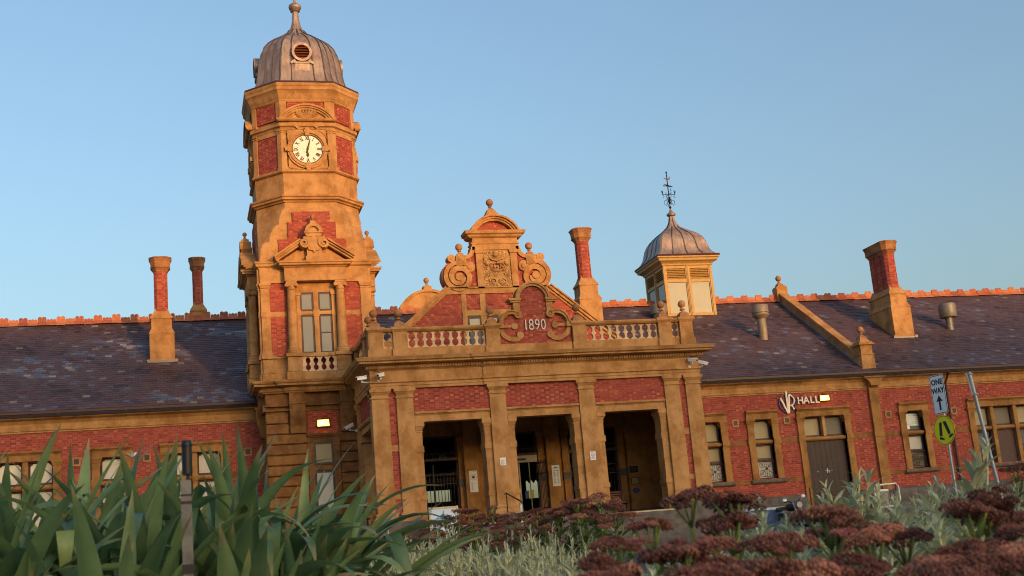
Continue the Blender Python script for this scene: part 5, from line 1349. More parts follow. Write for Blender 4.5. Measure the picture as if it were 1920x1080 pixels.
# VR HALL lettering
p = thing('wall_sign', (25.9, YW, 6.5), 'cream letters VR in a blue ring followed by HALL over the hall door', 'sign')
cx, cz0, y = 25.36, 6.47, YW-.09
sub('ring', MB().disc(cx,cz0,.375,.41,y,y+.05,40), 'signblue', p)
mb = MB().stroke([(25.04,6.7),(25.33,6.02)], .075, y-.03, y+.03).stroke([(25.33,6.96),(25.345,6.02)], .075, y-.035, y+.025).stroke([(25.47,6.83),(25.36,6.02)], .075, y-.03, y+.03)
mb.stroke([(25.47,6.83),(25.56,6.78),(25.66,6.66),(25.68,6.55),(25.64,6.43),(25.54,6.36),(25.42,6.36)], .05, y-.032, y+.028).stroke([(25.53,6.36),(25.63,6.18)], .055, y-.031, y+.029)
sub('letter', mb, 'signcream', p)
for i, ch in enumerate('HALL'): text('letter', ch, .41, .05, 'signcream', p, at((25.97,26.25,26.52,26.76)[i], y+.0, 6.535) @ FRONT, bold=.009)
sub('fixing', MB().tube([(25.0,y+.02,6.78),(25.0,YW,6.78)],.015,6).tube([(25.9,y+.02,6.6),(26.9,y+.02,6.6)],.008,5).tube([(25.95,y+.02,6.46),(25.95,YW,6.46)],.015,6), 'signblue', p)
# notices
def notice(x, y, z, w, h, label, kind, board='paper', cat='notice'):
    p = thing('notice', (x, y, z), label, cat)
    sub('sheet', MB().box(x-w/2,x+w/2,y-.012,y,z-h/2,z+h/2), board, p)
    f = y-.015
    if kind == 'lines':
        mb = MB(); rg = random.Random(int(x*100)); zz = z+h*.2
        while zz > z-h*.42:
            mb.box(x-w*.38, x+w*rg.uniform(.0,.38), f, f+.002, zz, zz+h*.018); zz -= h*.052
        sub('print', mb, 'ink', p, kind='stuff')
    if kind == 'timetable':
        sub('heading', MB().prism([(x-w*.35,z+h*.34),(x+w*.35,z+h*.34),(x+w*.35,z+h*.38),(x+w*.2,z+h*.39),(x+w*.15,z+h*.42),(x-.01,z+h*.42),(x-.02,z+h*.46),(x-.05,z+h*.42),(x-w*.2,z+h*.39)], f, f+.002), 'skyblue', p)
        mb = MB().box(x-w*.38,x+w*.38,f,f+.002,z+h*.22,z+h*.245)
        rg = random.Random(4); zz = z+h*.17
        while zz > z-h*.4:
            if not -.1 < (zz-z)/h < -.06:
                mb.box(x-w*.38,x-w*.05,f,f+.002,zz,zz+h*.014).box(x+w*.1,x+w*.36,f,f+.002,zz,zz+h*.014)
            zz -= h*.036
        sub('print', mb, 'ink', p, kind='stuff')
    if kind == 'crest':
        sub('crest_ring', MB().disc(x,z+h*.2,w*.34,w*.38,f,f+.003,28), 'ink', p); sub('crest', MB().disc(x,z+h*.2,.0001,w*.2,f,f+.003,7), 'bench', p)
        mb = MB().box(x-w*.4,x+w*.4,f,f+.002,z+h*.44,z+h*.455)
        for i in range(12): mb.box(x-w*.3,x-w*.3+w*(.14+.12*((i*7)%4)/3),f,f+.002,z-h*.05-i*h*.033,z-h*.04-i*h*.033)
        sub('print', mb, 'ink', p, kind='stuff')
    if kind == 'nosmoke':
        sub('ring', MB().disc(x,z+h*.1,w*.26,w*.33,f,f+.002,24), 'pinkink', p); sub('cigarette', MB().box(x-w*.2,x+w*.2,f,f+.002,z+h*.04,z+h*.12), 'signblack', p)
        mb = MB()
        for i in range(3): mb.box(x-w*.35,x+w*.35,f,f+.002,z-h*.2-i*h*.08,z-h*.17-i*h*.08)
        mb.box(x-w*.35,x+w*.3,f,f+.002,z+h*.38,z+h*.43); sub('print', mb, 'ink', p, kind='stuff')
    return p
notice(11.0, PF-.0, 4.21, .21, .27, 'small white notice on the second pilaster from the left bay', 'lines')
notice(14.3, PF-.0, 4.21, .21, .31, 'small white no smoking notice on the pilaster left of the right bay', 'nosmoke')
notice(10.81, BY-.3, 3.87, .31, .8, 'tall cream board with round crest on the inner pier of the left bay', 'crest', 'paper', 'sign board')
notice(14.06, BY-.3, 3.88, .31, .8, 'tall white timetable sheet on the inner pier of the middle bay', 'timetable')
def plaque(x, z, w, h, mat, label, rim=None, oval=False):
    p = thing('plaque', (x, BY-.3, z), label, 'plaque'); y = BY-.3
    if oval: sub('plate', MB(at(x,0,z) @ Matrix.Diagonal((1,1,h/w,1)) @ at(-x,0,-z)).disc(x,z,.0001,w/2,y-.02,y,24), mat, p)
    else: sub('plate', MB().box(x-w/2,x+w/2,y-.02,y,z-h/2,z+h/2), mat, p)
    if rim: sub('rim', MB().box(x-w/2-.03,x+w/2+.03,y-.012,y,z-h/2-.03,z+h/2+.03), rim, p)
    mb = MB()
    for i in range(4): mb.box(x-w*.3,x+w*.3,y-.023,y-.02,z+h*.22-i*h*.16,z+h*.25-i*h*.16)
    sub('print', mb, 'ink' if mat != 'brass' else 'iron', p, kind='stuff')
plaque(17.22, 3.92, .34, .25, 'signblack', 'dark rectangular plaque, highest of three on the right bay wall')
plaque(17.23, 3.47, .26, .2, 'brass', 'bright brass plaque between dark plaque and blue oval one', 'iron')
plaque(17.24, 3.11, .28, .21, 'signblue', 'blue oval plaque below the brass one on the right bay wall', None, True)
# bench in the right bay
p = thing('bench', (15.6, 46.1, FZ), 'slatted red-brown timber bench inside the right porch bay', 'bench')
for i in range(5): sub('seat_slat', MB().box(14.85,16.3,45.75+.1*i,45.83+.1*i,2.58,2.61), 'bench', p)
for i in range(5): sub('back_slat', MB().box(14.85,16.3,46.28,46.31,2.66+.085*i,2.72+.085*i), 'bench', p)
for x in (14.95, 16.2): sub('bench_end', MB().box(x-.03,x+.03,45.76,45.82,2.16,2.58).box(x-.03,x+.03,46.24,46.28,2.16,3.08).box(x-.03,x+.03,45.76,46.26,2.54,2.58), 'iron', p)
# board on the steps
p = thing('folding_sign', (8.52, 42.2, 1.6), 'pale sign board with blue station skyline leaning on the porch steps', 'sign board')
yb, zb = 42.15, 1.62
tl = Matrix.Translation((8.52,yb,zb)) @ Matrix.Rotation(radians(-6),4,'X') @ Matrix.Translation((-8.52,-yb,-zb))
sub('board', MB(tl).box(8.08,8.96,yb,yb+.02,zb+.08,zb+1.06), 'paleblue', p)
sub('frame', MB(tl).box(8.02,8.08,yb-.02,yb+.04,zb,zb+1.13).box(8.96,9.02,yb-.02,yb+.04,zb,zb+1.13).box(8.08,8.96,yb-.02,yb+.04,zb+1.06,zb+1.12).box(8.08,8.96,yb-.02,yb+.04,zb+.03,zb+.08), 'stone_cream', p)
sky_ = [(8.2,.71),(8.24,.76),(8.28,.77),(8.3,.82),(8.31,.84),(8.32,.82),(8.34,.77),(8.39,.76),(8.43,.78),(8.45,.76),(8.46,.78),(8.48,.94),(8.49,1.0),(8.505,1.02),(8.52,1.0),(8.53,.94),(8.54,.78),(8.58,.76),(8.6,.85),(8.63,.89),(8.66,.85),(8.68,.77),(8.74,.75),(8.8,.75),(8.83,.8),(8.84,.83),(8.86,.79),(8.88,.74),(8.9,.71)]
sub('skyline_print', MB(tl).prism([(x, zb+z) for x, z in sky_], yb-.004, yb), 'skyblue', p)
for i, w in enumerate(('RAILWAY','STATION')): text('lettering', w, .105, .003, 'pinkink', p, tl @ at(8.53, yb-.003, zb+.63-.13*i) @ FRONT)
sub('rear_leg', MB().tube([(8.1,yb+.08,zb+1.0),(8.1,yb+.75,2.1)], .02, 6).tube([(8.94,yb+.08,zb+1.0),(8.94,yb+.75,2.1)], .02, 6), 'galv', p)
# rails
def rail(label, mat, lines, loc, r=.028):
    p = thing('handrail', loc, label, 'handrail')
    for pts in lines: sub('rail_tube', MB().tube(pts, r, 8), mat, p)
rail('black handrail sloping down beside the hall door landing', 'iron', [[(27.28,48.45,1.9),(27.28,48.45,2.89),(27.65,48.45,2.91),(28.05,48.45,2.53),(28.41,48.45,2.22),(28.55,48.45,2.07),(28.54,48.45,1.0)],[(27.28,48.45,2.48),(27.65,48.45,2.5),(28.05,48.45,2.13),(28.5,48.45,1.7)],[(28.03,48.45,2.55),(28.03,48.45,1.3)]], (27.9,48.45,1.9))
rail('short black hoop rail right of the white tubular frame', 'iron', [[(29.2,49.4,2.45),(29.2,49.4,2.74),(29.55,49.4,2.73),(29.62,49.4,2.65),(29.62,49.4,.9)],[(29.2,49.4,2.5),(29.2,49.4,.9)]], (29.4,49.4,.9))
rail('short black handrail at the left end of the hall door landing', 'iron', [[(25.1,48.45,1.9),(25.1,48.45,2.75),(25.42,48.45,2.76),(25.6,48.45,2.4),(25.66,48.45,1.9)]], (25.3,48.45,1.9))
rail('black double handrail crossing in front of the tower base', 'black', [[(4.3,45.2,2.86),(6.5,45.2,2.9)],[(4.3,45.2,2.62),(6.5,45.2,2.66)],[(4.4,45.2,.9),(4.4,45.2,2.86)],[(6.4,45.2,.9),(6.4,45.2,2.9)]], (5.4,45.2,.9))
p = thing('handrail', (10.86,41.1,.9), 'thin steel post with black rail on the porch steps by the middle bay', 'handrail')
sub('post', MB().box(10.83,10.9,41.05,41.12,.85,2.62), 'galv', p); sub('rail_tube', MB().tube([(10.87,40.9,2.6),(10.87,41.1,2.68),(10.87,42.9,3.08),(10.87,43.1,3.06)], .024, 8).tube([(10.87,42.9,3.08),(10.87,42.9,1.9)], .02, 8), 'black', p)
# white tubular frame
p = thing('tubular_frame', (28.0,47.5,.9), 'white painted tubular frame with smaller inner frame standing by the handrails', 'metal frame')
sub('outer_frame', MB().tube([(27.5,47.5,.95),(27.5,47.5,2.5),(27.56,47.5,2.62),(28.5,47.5,2.64),(28.6,47.5,2.52),(28.62,47.5,.95)], .035, 8), 'white', p)
sub('inner_frame', MB().tube([(27.56,47.5,2.36),(28.12,47.5,2.38),(28.14,47.5,1.75),(27.58,47.5,1.74),(27.56,47.5,2.36)], .03, 8).box(27.6,28.1,47.48,47.52,2.36,2.44).tube([(27.5,47.5,1.7),(28.62,47.5,1.76)], .028, 8), 'white', p)
sub('mesh_panel', MB().box(27.6,28.1,47.515,47.525,1.78,2.36), 'ventgrey', p)
# street signs
def pole(p, x, y, z1, r, mat='galv', lean=0): sub('pole', MB().tube([(x+lean,y,z1),(x,y,gz(y)-.1)], r, 12), mat, p)
sx, sy = 16.4, 25.0
p = thing('street_sign', (sx, sy, gz(sy)), 'street sign with white ONE WAY plate over yellow pedestrian crossing disc', 'street sign')
pole(p, sx+.045, sy+.01, 3.9, .03)
SM = Matrix.Translation((sx,sy,0)) @ Matrix.Rotation(radians(-80),4,'Z')
def plate(x0, x1, z0, z1, r, y0, y1):
    pts = arc(x1-r,z1-r,r,0,90,5)+arc(x0+r,z1-r,r,90,180,5)+arc(x0+r,z0+r,r,180,270,5)+arc(x1-r,z0+r,r,270,360,5)
    return MB(SM).prism(pts, y0, y1)
pz0, pz1 = 3.09, 3.95
sub('one_way_plate', plate(-.215,.215,pz0,pz1,.05,-.02,-.016), 'signwhite', p, None)
sub('plate_border', plate(-.207,.207,pz0+.008,pz1-.008,.045,-.0205,-.0202), 'signblack', p, None)
sub('plate_field', plate(-.192,.192,pz0+.023,pz1-.023,.035,-.0215,-.021), 'signwhite', p, None)
text('lettering', 'ONE', .165, .002, 'signblack', p, SM @ at(0,-.023,3.79) @ FRONT, bold=.006); text('lettering', 'WAY', .165, .002, 'signblack', p, SM @ at(0,-.023,3.6) @ FRONT, bold=.006)
sub('arrow', MB(SM).prism([(-.028,3.17),(.028,3.17),(.028,3.37),(.1,3.36),(0,3.5),(-.1,3.36),(-.028,3.37)], -.0235, -.0225), 'signblack', p, None)
cz0 = 2.725
sub('crossing_disc', MB(SM).disc(0,cz0,.0001,.33,-.02,-.016,40), 'signyellow', p, None)
sub('disc_border', MB(SM).disc(0,cz0,.305,.318,-.022,-.0205,40), 'signblack', p, None)
leg1 = [(-.03,.19),(.015,.2),(-.0,.05),(-.02,-.1),(-.06,-.115),(-.1,.04),(-.09,.17)]
mb = MB(SM).prism([(-.02+x*1.0, cz0+z) for x,z in [(-.1,.17),(-.02,.19),(-.055,-.13),(-.14,-.11)]], -.0225,-.0212)
mb.prism([(x, cz0+z) for x,z in [(-.01,.19),(.09,.19),(.19,-.08),(.12,-.12)]], -.0226,-.0212)
mb.prism([(x, cz0+z) for x,z in [(-.165,-.13),(-.08,-.15),(-.02,-.19),(-.03,-.215),(-.1,-.2),(-.16,-.19)]], -.0225,-.0212)
mb.prism([(x, cz0+z) for x,z in [(.125,-.14),(.19,-.1),(.25,-.1),(.26,-.125),(.17,-.18),(.12,-.185)]], -.0225,-.0212)
sub('walking_legs', mb, 'signblack', p, None)
sub('bracket', MB(SM).box(-.1,.1,-.016,.0,3.85,3.88).box(-.1,.1,-.016,.0,3.2,3.23).box(-.1,.1,-.016,.0,2.85,2.88), 'galv', p, None)
p = thing('street_sign', (18.33, 26, gz(26)), 'leaning blue-grey pole with a plate seen from behind, rightmost street sign', 'street sign')
pole(p, 18.33, 26, 4.12, .045, 'galv', -.4)
SM2 = Matrix.Translation((17.9,25.93,0)) @ Matrix.Rotation(radians(50),4,'Z') @ Matrix.Rotation(radians(-7),4,'Y')
q = MB(SM2).box(-.22,.2,-.012,.0,3.25,3.85).box(-.22,.2,.0,.025,3.25,3.27).box(-.22,.2,.0,.025,3.83,3.85)
vs0 = Matrix.Translation((0,0,0))
sub('plate', MB(Matrix.Translation((17.86,25.95,3.83)) @ Matrix.Rotation(radians(-8),4,'Y') @ Matrix.Rotation(radians(50),4,'Z')).box(-.22,.16,-.012,.0,-.27,.27).box(-.22,.16,.0,.03,-.27,-.25).box(-.22,.16,.0,.03,.25,.27), 'galv', p, None)
sub('clamp', MB().tube([(17.88,25.95,4.07),(18.0,26,4.07)], .03, 8).tube([(17.95,25.95,3.6),(18.06,26,3.59)], .03, 8), 'galv', p)
# motorcycle and blue box behind the plants
gy = gz(36)
p = thing('motorcycle', (18.0,36,gy), 'dark motorcycle with chrome mirrors parked before the hall wall', 'motorcycle')
for y, nm in ((35.4,'wheel'),(36.75,'wheel')):
    w = MB(Matrix.Translation((18.0,y,gy+.31)) @ Matrix.Rotation(pi/2,4,'Z'))
    w.disc(0,0,.2,.31,-.06,.06,24); sub('wheel', w, 'black', p)
    w = MB(Matrix.Translation((18.0,y,gy+.31)) @ Matrix.Rotation(pi/2,4,'Z'))
    w.disc(0,0,.17,.2,-.03,.03,24).disc(0,0,.0001,.05,-.07,.07,12)
    for i in range(6): w.tube([(0,0,0),(.18*cos(i*pi/3),0,.18*sin(i*pi/3))], .012, 5)
    sub('rim', w, 'galv', p)
for s in (-1,1): sub('fork', MB().tube([(18.0+s*.09,35.4,gy+.31),(18.0+s*.09,35.75,gy+.88)], .025, 8), 'galv', p)
sub('fuel_tank', MB(Matrix.Translation((18.0,36.05,gy+.76)) @ Matrix.Diagonal((.16,.32,.13,1))).sphere((0,0,0),1,14), 'black', p)
sub('saddle', MB().loft([(17.88,36.25),(18.12,36.25),(18.13,36.9),(17.87,36.9)],[(17.9,36.3),(18.1,36.3),(18.11,36.88),(17.89,36.88)],gy+.7,gy+.8), 'black', p)
sub('engine', MB().box(17.84,18.16,35.85,36.35,gy+.25,gy+.6).tube([(18.15,36,gy+.3),(18.17,36.9,gy+.32)], .04, 8), 'ventgrey', p)
sub('handlebar', MB().tube([(17.72,35.95,gy+.9),(17.8,35.85,gy+.93),(17.92,35.78,gy+.88),(18.08,35.78,gy+.9),(18.2,35.85,gy+.97),(18.28,35.95,gy+.95)], .018, 8), 'black', p)
sub('headlight', MB().tube([(18.0,35.5,gy+.8),(18.0,35.68,gy+.8)], .09, 14), 'numeral', p)
for s, x, z in ((-1,17.68,gy+.97),(1,18.3,gy+1.06)):
    sub('mirror', MB(Matrix.Translation((x,35.8,z)) @ Matrix.Diagonal((.07,.02,.05,1))).sphere((0,0,0),1,12), 'white', p); sub('mirror_stalk', MB().tube([(x,35.82,z),(18.0+s*.22,35.86,gy+.94)], .009, 6), 'galv', p)
p = thing('blue_box', (17.2,37.2,gz(37.2)), 'blue open box with paler rim beside the motorcycle', 'box')
x0, x1, y0, y1, z0, z1 = 16.95, 18.2, 36.95, 37.6, gz(37)-.02, 1.7
for a, b in (((x0+.12,x1-.12,y0,y0+.04),(x0,x1,y0-.05,y0-.01)),((x0+.12,x1-.12,y1-.04,y1),(x0,x1,y1,y1+.04)),((x0+.12,x0+.16,y0+.04,y1-.04),(x0,x0+.04,y0-.01,y1)),((x1-.16,x1-.12,y0+.04,y1-.04),(x1-.04,x1,y0-.01,y1))):
    sub('side', MB().tbox(a, b, z0, z1), 'blue', p, None)
sub('rim', MB().box(x0-.03,x1+.03,y0-.09,y0-.05,z1-.05,z1+.02).box(x0-.03,x1+.03,y1+.04,y1+.08,z1-.05,z1+.02).box(x0-.05,x0-.0,y0-.05,y1+.04,z1-.05,z1+.02).box(x1,x1+.05,y0-.05,y1+.04,z1-.05,z1+.02), 'paleblue', p, None)

# ------------------------------------------------------------------ garden in the foreground
class LB(MB):
    def __init__(s): super().__init__(); s.al = []; s.ac = []
    def leaf(s, base, az_, el, L, W, bend, t, na=12, nc=5, fold=.35, shape='strap', kink=None, twist=0.0, wav=0.0):
        d0 = Vector((cos(az_), sin(az_), 0)); sd = Vector((-sin(az_), cos(az_), 0)); p = Vector(base); o = len(s.v); th = el
        for i in range(na+1):
            u = i/na
            if shape == 'strap': w = W*(.66+.34*min(1, u*1.8))*(1 if u < .62 else max(.015, 1-((u-.62)/.38)**1.75))
            elif shape == 'lance': w = W*max(.05, sin(pi*min(1, .12+.88*u))**.8)
            else: w = W*max(.06, sin(pi*min(1, .06+.94*u))**.7)
            tw = twist*u; f = fold*(1-.5*u)
            tang = d0*cos(th)+Vector((0,0,1))*sin(th); nrm = Vector((0,0,1))*cos(th)-d0*sin(th)
            sdt = sd*cos(tw)+nrm*sin(tw); nt = nrm*cos(tw)-sd*sin(tw)
            for j in range(nc):
                c = 2*j/(nc-1)-1
                q = p+sdt*(c*w/2)+nt*(abs(c)*w*.5*f+wav*sin(u*14+c*2)*w)
                s.v.append(tuple(q)); s.al.append(u); s.ac.append(c)
            p = p+tang*(L/na)
            th -= bend/na*((.2+2.4*u*u) if shape == 'strap' else (.35+1.3*u))
            if kink and kink[0] <= u < kink[0]+1.01/na: th -= kink[1]
        for i in range(na):
            for j in range(nc-1):
                s.f.append((o+i*nc+j, o+i*nc+j+1, o+(i+1)*nc+j+1, o+(i+1)*nc+j)); s.t.append(t)
        return p
    def add(s, vs, fs, t=.5):
        super().add(vs, fs, t); s.al += [0]*len(vs); s.ac += [0]*len(vs); return s
def lmesh(name, lb, mat, smooth=True):
    me = bpy.data.meshes.new(name); me.from_pydata(lb.v, [], lb.f)
    me.attributes.new('tint','FLOAT','FACE').data.foreach_set('value', lb.t)
    me.attributes.new('along','FLOAT','POINT').data.foreach_set('value', lb.al)
    me.attributes.new('across','FLOAT','POINT').data.foreach_set('value', lb.ac)
    if smooth: me.polygons.foreach_set('use_smooth', [True]*len(me.polygons))
    me.materials.append(M[mat]); me.update(); return me
def bed(y): return .02

rg = random.Random(101)
strap_pos = [(-.98,5.2,1.18),(-.72,4.95,1.1),(-.5,5.3,1.16),(-.27,5.0,1.1),(-.05,5.35,1.18),(.16,5.0,1.08),(.36,5.25,1.1),(.45,5.1,1.02),(-.85,5.8,1.25),(-.45,5.85,1.22),(-.1,5.9,1.22),(.25,5.8,1.16),(-.62,4.6,.92),(-.2,4.55,.9),(.2,4.6,.9),(.38,4.7,.82),(-.7,5.5,1.2),(-.32,5.6,1.2),(.08,5.6,1.18),(.3,5.5,1.14),(-1.05,5.6,1.22),(-.15,5.15,1.12),(-.88,5.0,1.1)]
left_x = -.4
for k, (x, y, h) in enumerate(strap_pos):
    h *= 1.04
    lab = {7:'strap-leaved plant splaying right over the silver plants, rightmost of the clump', 4:'strap-leaved plant just behind the black cap of the timber stake', 8:'strap-leaved plant at the far left edge, in the back row below the double window', 0:'strap-leaved plant at the far left edge of the photo, middle row', 12:'low strap-leaved plant in the bottom left corner', 14:'low strap-leaved plant just right of the timber stake foot', 11:'back strap-leaved plant before the rusticated base of the clock tower', 13:'low strap-leaved plant left of the timber stake foot', 15:'low strap-leaved plant at the bottom right end of the clump', 9:'back strap-leaved plant below the single light window left of the tower', 10:'back strap-leaved plant below the double window nearest the tower'}.get(k, 'dense green strap-leaved plant in the clump left of the porch')
    p = thing('strap_leaved_plant', (x, y, bed(y)), lab, 'plant', 'strap-leaved plants in the left foreground')
    n = 48
    for i in range(n):
        inner = i/n
        a = i*2.39996+rg.uniform(-.3,.3); el = radians(88-62*inner**1.1+rg.uniform(-6,6))
        L = h*(.93+.12*inner)*rg.uniform(.78,1.12); W = rg.uniform(.05,.085)
        kink = (rg.uniform(.55,.8), rg.uniform(1.2,2.1)) if rg.random() < .22 else None
        arch = rg.random() < .42; bend = rg.uniform(1.7,3.3) if arch else rg.uniform(.1,.7)+inner*1.1
        lb = LB(); lb.leaf((x+.04*cos(a), y+.04*sin(a), bed(y)), a, el, L*(1.08 if arch else 1), W*(1.12 if arch else 1), bend, min(1,max(0,rg.gauss(.45,.24))), 20, 5, rg.uniform(.3,.7), 'strap', kink, rg.uniform(-.8,.8), rg.choice((0,0,.03,.05)))
        put(bpy.data.objects.new('leaf', lmesh('leaf', lb, 'deadleaf' if (inner > .72 and rg.random() < .22) else 'strap')), p)
    if k in (7, 6):
        for a, el, L in ((-.15,48,.98),(.1,30,.9),(-.35,22,.85),(.35,56,1.0),(-.1,12,.7)):
            lb = LB(); lb.leaf((x,y,bed(y)+.12), a, radians(el), L, .085, rg.uniform(.3,.7), rg.uniform(.5,.95), 14, 5, .4, 'strap', (.7,1.2) if el == 30 else None, rg.uniform(-.5,.5))
            put(bpy.data.objects.new('leaf', lmesh('leaf', lb, 'strap')), p)
# one flower on a red stalk among them
p = thing('flower_stalk', (-.2,5.6,.02), 'thin red flower stalk with a white flower above the strap leaves', 'flower')
sub('stalk', MB().tube([(-.2,5.6,.02),(-.2,5.58,.8),(-.185,5.57,1.0),(-.175,5.56,1.13)], .006, 6), 'terracotta', p)
lb = LB()
for i in range(7): lb.leaf((-.175,5.56,1.13), i*.9+.2, radians(20+25*(i%2)), .045, .014, .5, .5, 5, 3, .1, 'lance')
put(bpy.data.objects.new('petal', lmesh('petal', lb, 'petal_white')), p)
# timber stake
p = thing('timber_stake', (.03,4.35,.02), 'grey weathered timber stake with black cylindrical cap before strap leaves', 'stake')
sub('stake', MB().box(.011,.045,4.335,4.365,0,.92), 'oldwood', p, None)
sub('cap', MB().lathe([(.0,.94),(.0165,.94),(.0165,1.03),(.0185,1.032),(.0185,1.04),(.016,1.045),(.015,1.05),(.0,1.052)],.034,4.35,18), 'black', p)
sub('neck', MB().lathe([(.006,.9),(.006,.945)],.036,4.35,10), 'black', p)
for z0, z1 in ((.868,.874),(.843,.852),(.62,.65)): sub('cable_tie', MB().box(.009,.047,4.333,4.367,z0,z1), 'black', p, None)

# silver-leaved plants
def shoot_mesh(h, ll, n, seed):
    r = random.Random(seed); lb = LB(); lean = r.uniform(-.08,.08)
    MB.add(lb, [], []); o = len(lb.v)
    st = MB().tube([(0,0,0),(lean*.3,0,h*.5),(lean,0,h)], .006, 5, r1=.003); lb.add(st.v, st.f, .75)
    for i in range(n):
        u = i/(n-1); z = h*(.42+.58*u); a = i*2.39996+r.uniform(-.25,.25)
        L = ll*(.75+.5*sin(pi*min(1,.2+u*.75)))*(1-.45*max(0,u-.75)/.25)*r.uniform(.85,1.12)
        el = radians(28+48*u**2.5+r.uniform(-12,12))
        lb.leaf((lean*u*u, 0, z), a, el, L, L*.21, 2.0-.9*u+r.uniform(-.4,.4), min(1,max(0,r.gauss(.35+.3*u,.15))), 6, 3, .25, 'lance')
    return lmesh('shoot', lb, 'silver')
SH = [shoot_mesh(.6, .078, 26, 200+i) for i in range(5)]
BIG = [shoot_mesh(.66, .105, 36, 300+i) for i in range(4)]
rg = random.Random(77)
def silver_plant(x, y, h, meshes, n, rad, label, group, base=.6):
    p = thing('silver_leaved_plant', (x, y, bed(y)), label, 'plant', group)
    for i in range(n):
        a = i*2.4+rg.uniform(-.4,.4); r = rad*sqrt((i+.3)/n); s = h/base*rg.uniform(.85,1.06)*(1-.15*(r/rad))
        o = bpy.data.objects.new('shoot', rg.choice(meshes)); o.location = (x+r*cos(a), y+r*sin(a), bed(y)); o.rotation_euler = (rg.uniform(-.12,.12)-.12*sin(a)*r/rad, rg.uniform(-.12,.12)+.12*cos(a)*r/rad, rg.uniform(0,6.28)); o.scale = (1,1,s) if s < 1 else (s,s,s)
        put(o, p)
import numpy as np
def joined(name, parts, mat):
    co, fs, ti = [], [], []; off = 0
    for me, mt in parts:
        v = np.empty(len(me.vertices)*3, np.float32); me.vertices.foreach_get('co', v); v = v.reshape(-1,3)
        A = np.array(mt, np.float32); co.append(v @ A[:3,:3].T+A[:3,3])
        li = np.empty(len(me.loops), np.int32); me.loops.foreach_get('vertex_index', li)
        ls = np.empty(len(me.polygons), np.int32); me.polygons.foreach_get('loop_total', ls)
        t = np.empty(len(me.polygons), np.float32); me.attributes['tint'].data.foreach_get('value', t)
        fs.append((li+off, ls)); ti.append(t); off += len(v)
    co = np.concatenate(co); li = np.concatenate([f[0] for f in fs]); ls = np.concatenate([f[1] for f in fs]); ti = np.concatenate(ti)
    me = bpy.data.meshes.new(name); me.vertices.add(len(co)); me.vertices.foreach_set('co', co.ravel())
    me.loops.add(len(li)); me.loops.foreach_set('vertex_index', li)
    me.polygons.add(len(ls)); me.polygons.foreach_set('loop_start', np.concatenate(([0], np.cumsum(ls)[:-1])).astype(np.int32))
    me.attributes.new('tint','FLOAT','FACE').data.foreach_set('value', ti)
    me.polygons.foreach_set('use_smooth', [True]*len(ls)); me.materials.append(M[mat]); me.update(calc_edges=True); me.validate()
    return bpy.data.objects.new(name, me)
parts = []; Y = 4.35
while Y < 7.8:
    X = .085*Y
    while X < .315*Y:
        h = .54+(Y-4.35)*.07+(.06 if (Y > 6.8 and X < .17*Y) else 0)
        for i in range(8):
            a = i*2.4+rg.uniform(-.4,.4); r = .17*sqrt((i+.3)/8); sc = h/.6*rg.uniform(.82,1.06)*(1-.15*r/.17)
            parts.append((rg.choice(SH), at(X+rg.uniform(-.06,.06)+r*cos(a), Y+rg.uniform(-.08,.08)+r*sin(a), .02) @ Matrix.Rotation(rg.uniform(0,6.28),4,'Z') @ Matrix.Rotation(rg.uniform(-.15,.15),4,'X') @ Matrix.Diagonal((1,1,sc,1))))
        X += .24
    Y += .27
put(joined('silver_ground_cover', parts, 'silver'), None, 'stuff', 'low mass of small silver-grey leafy shoots before the porch steps', 'ground cover')
gr = 'larger silver-leaved plants on the right'
labs = {1:'tall silver-leaved plant rising before the brown hall door', 5:'tall silver-leaved plant at the foot of the ONE WAY sign', 0:'silver-leaved plant in front of the blue box'}
for k, (x, y, z) in enumerate([(2.39,5.0,.74),(2.44,4.6,.82),(2.5,4.4,.74),(2.5,4.2,.69),(2.7,4.4,.72),(2.92,4.4,.83),(3.17,4.6,.75),(2.25,3.6,.58),(2.3,3.5,.55),(2.06,3.6,.58),(2.62,3.9,.64),(2.85,4.0,.66),(1.95,4.3,.6),(1.75,4.0,.57),(2.45,3.2,.5),(2.1,3.1,.48),(2.2,4.9,.66),(2.05,4.6,.62),(2.25,4.25,.62),(2.65,4.75,.7),(2.8,4.6,.7),(3.0,4.9,.74),(3.3,4.9,.72),(2.35,4.0,.6),(2.55,3.6,.56),(2.75,3.7,.58),(1.9,3.5,.54),(3.0,4.2,.64),(2.12,3.9,.58),(3.35,5.2,.74)]):
    silver_plant(x, y, z+.02, BIG, 5, .13, labs.get(k, 'silver-leaved plant with long arching leaves among the dark flower heads on the right'), gr, .66)
for x, y, z in [(1.14,3.6,.55),(1.16,3.4,.52),(1.33,3.6,.55),(1.62,3.8,.57),(1.0,3.5,.5),(1.48,3.5,.53),(1.25,3.3,.5),(1.75,3.3,.52),(1.05,3.9,.53),(1.5,4.0,.58)]:
    silver_plant(x, y, z, BIG, 6, .13, 'silver-leaved plant between the middle bed and the nearest dark flower heads', gr, .66)

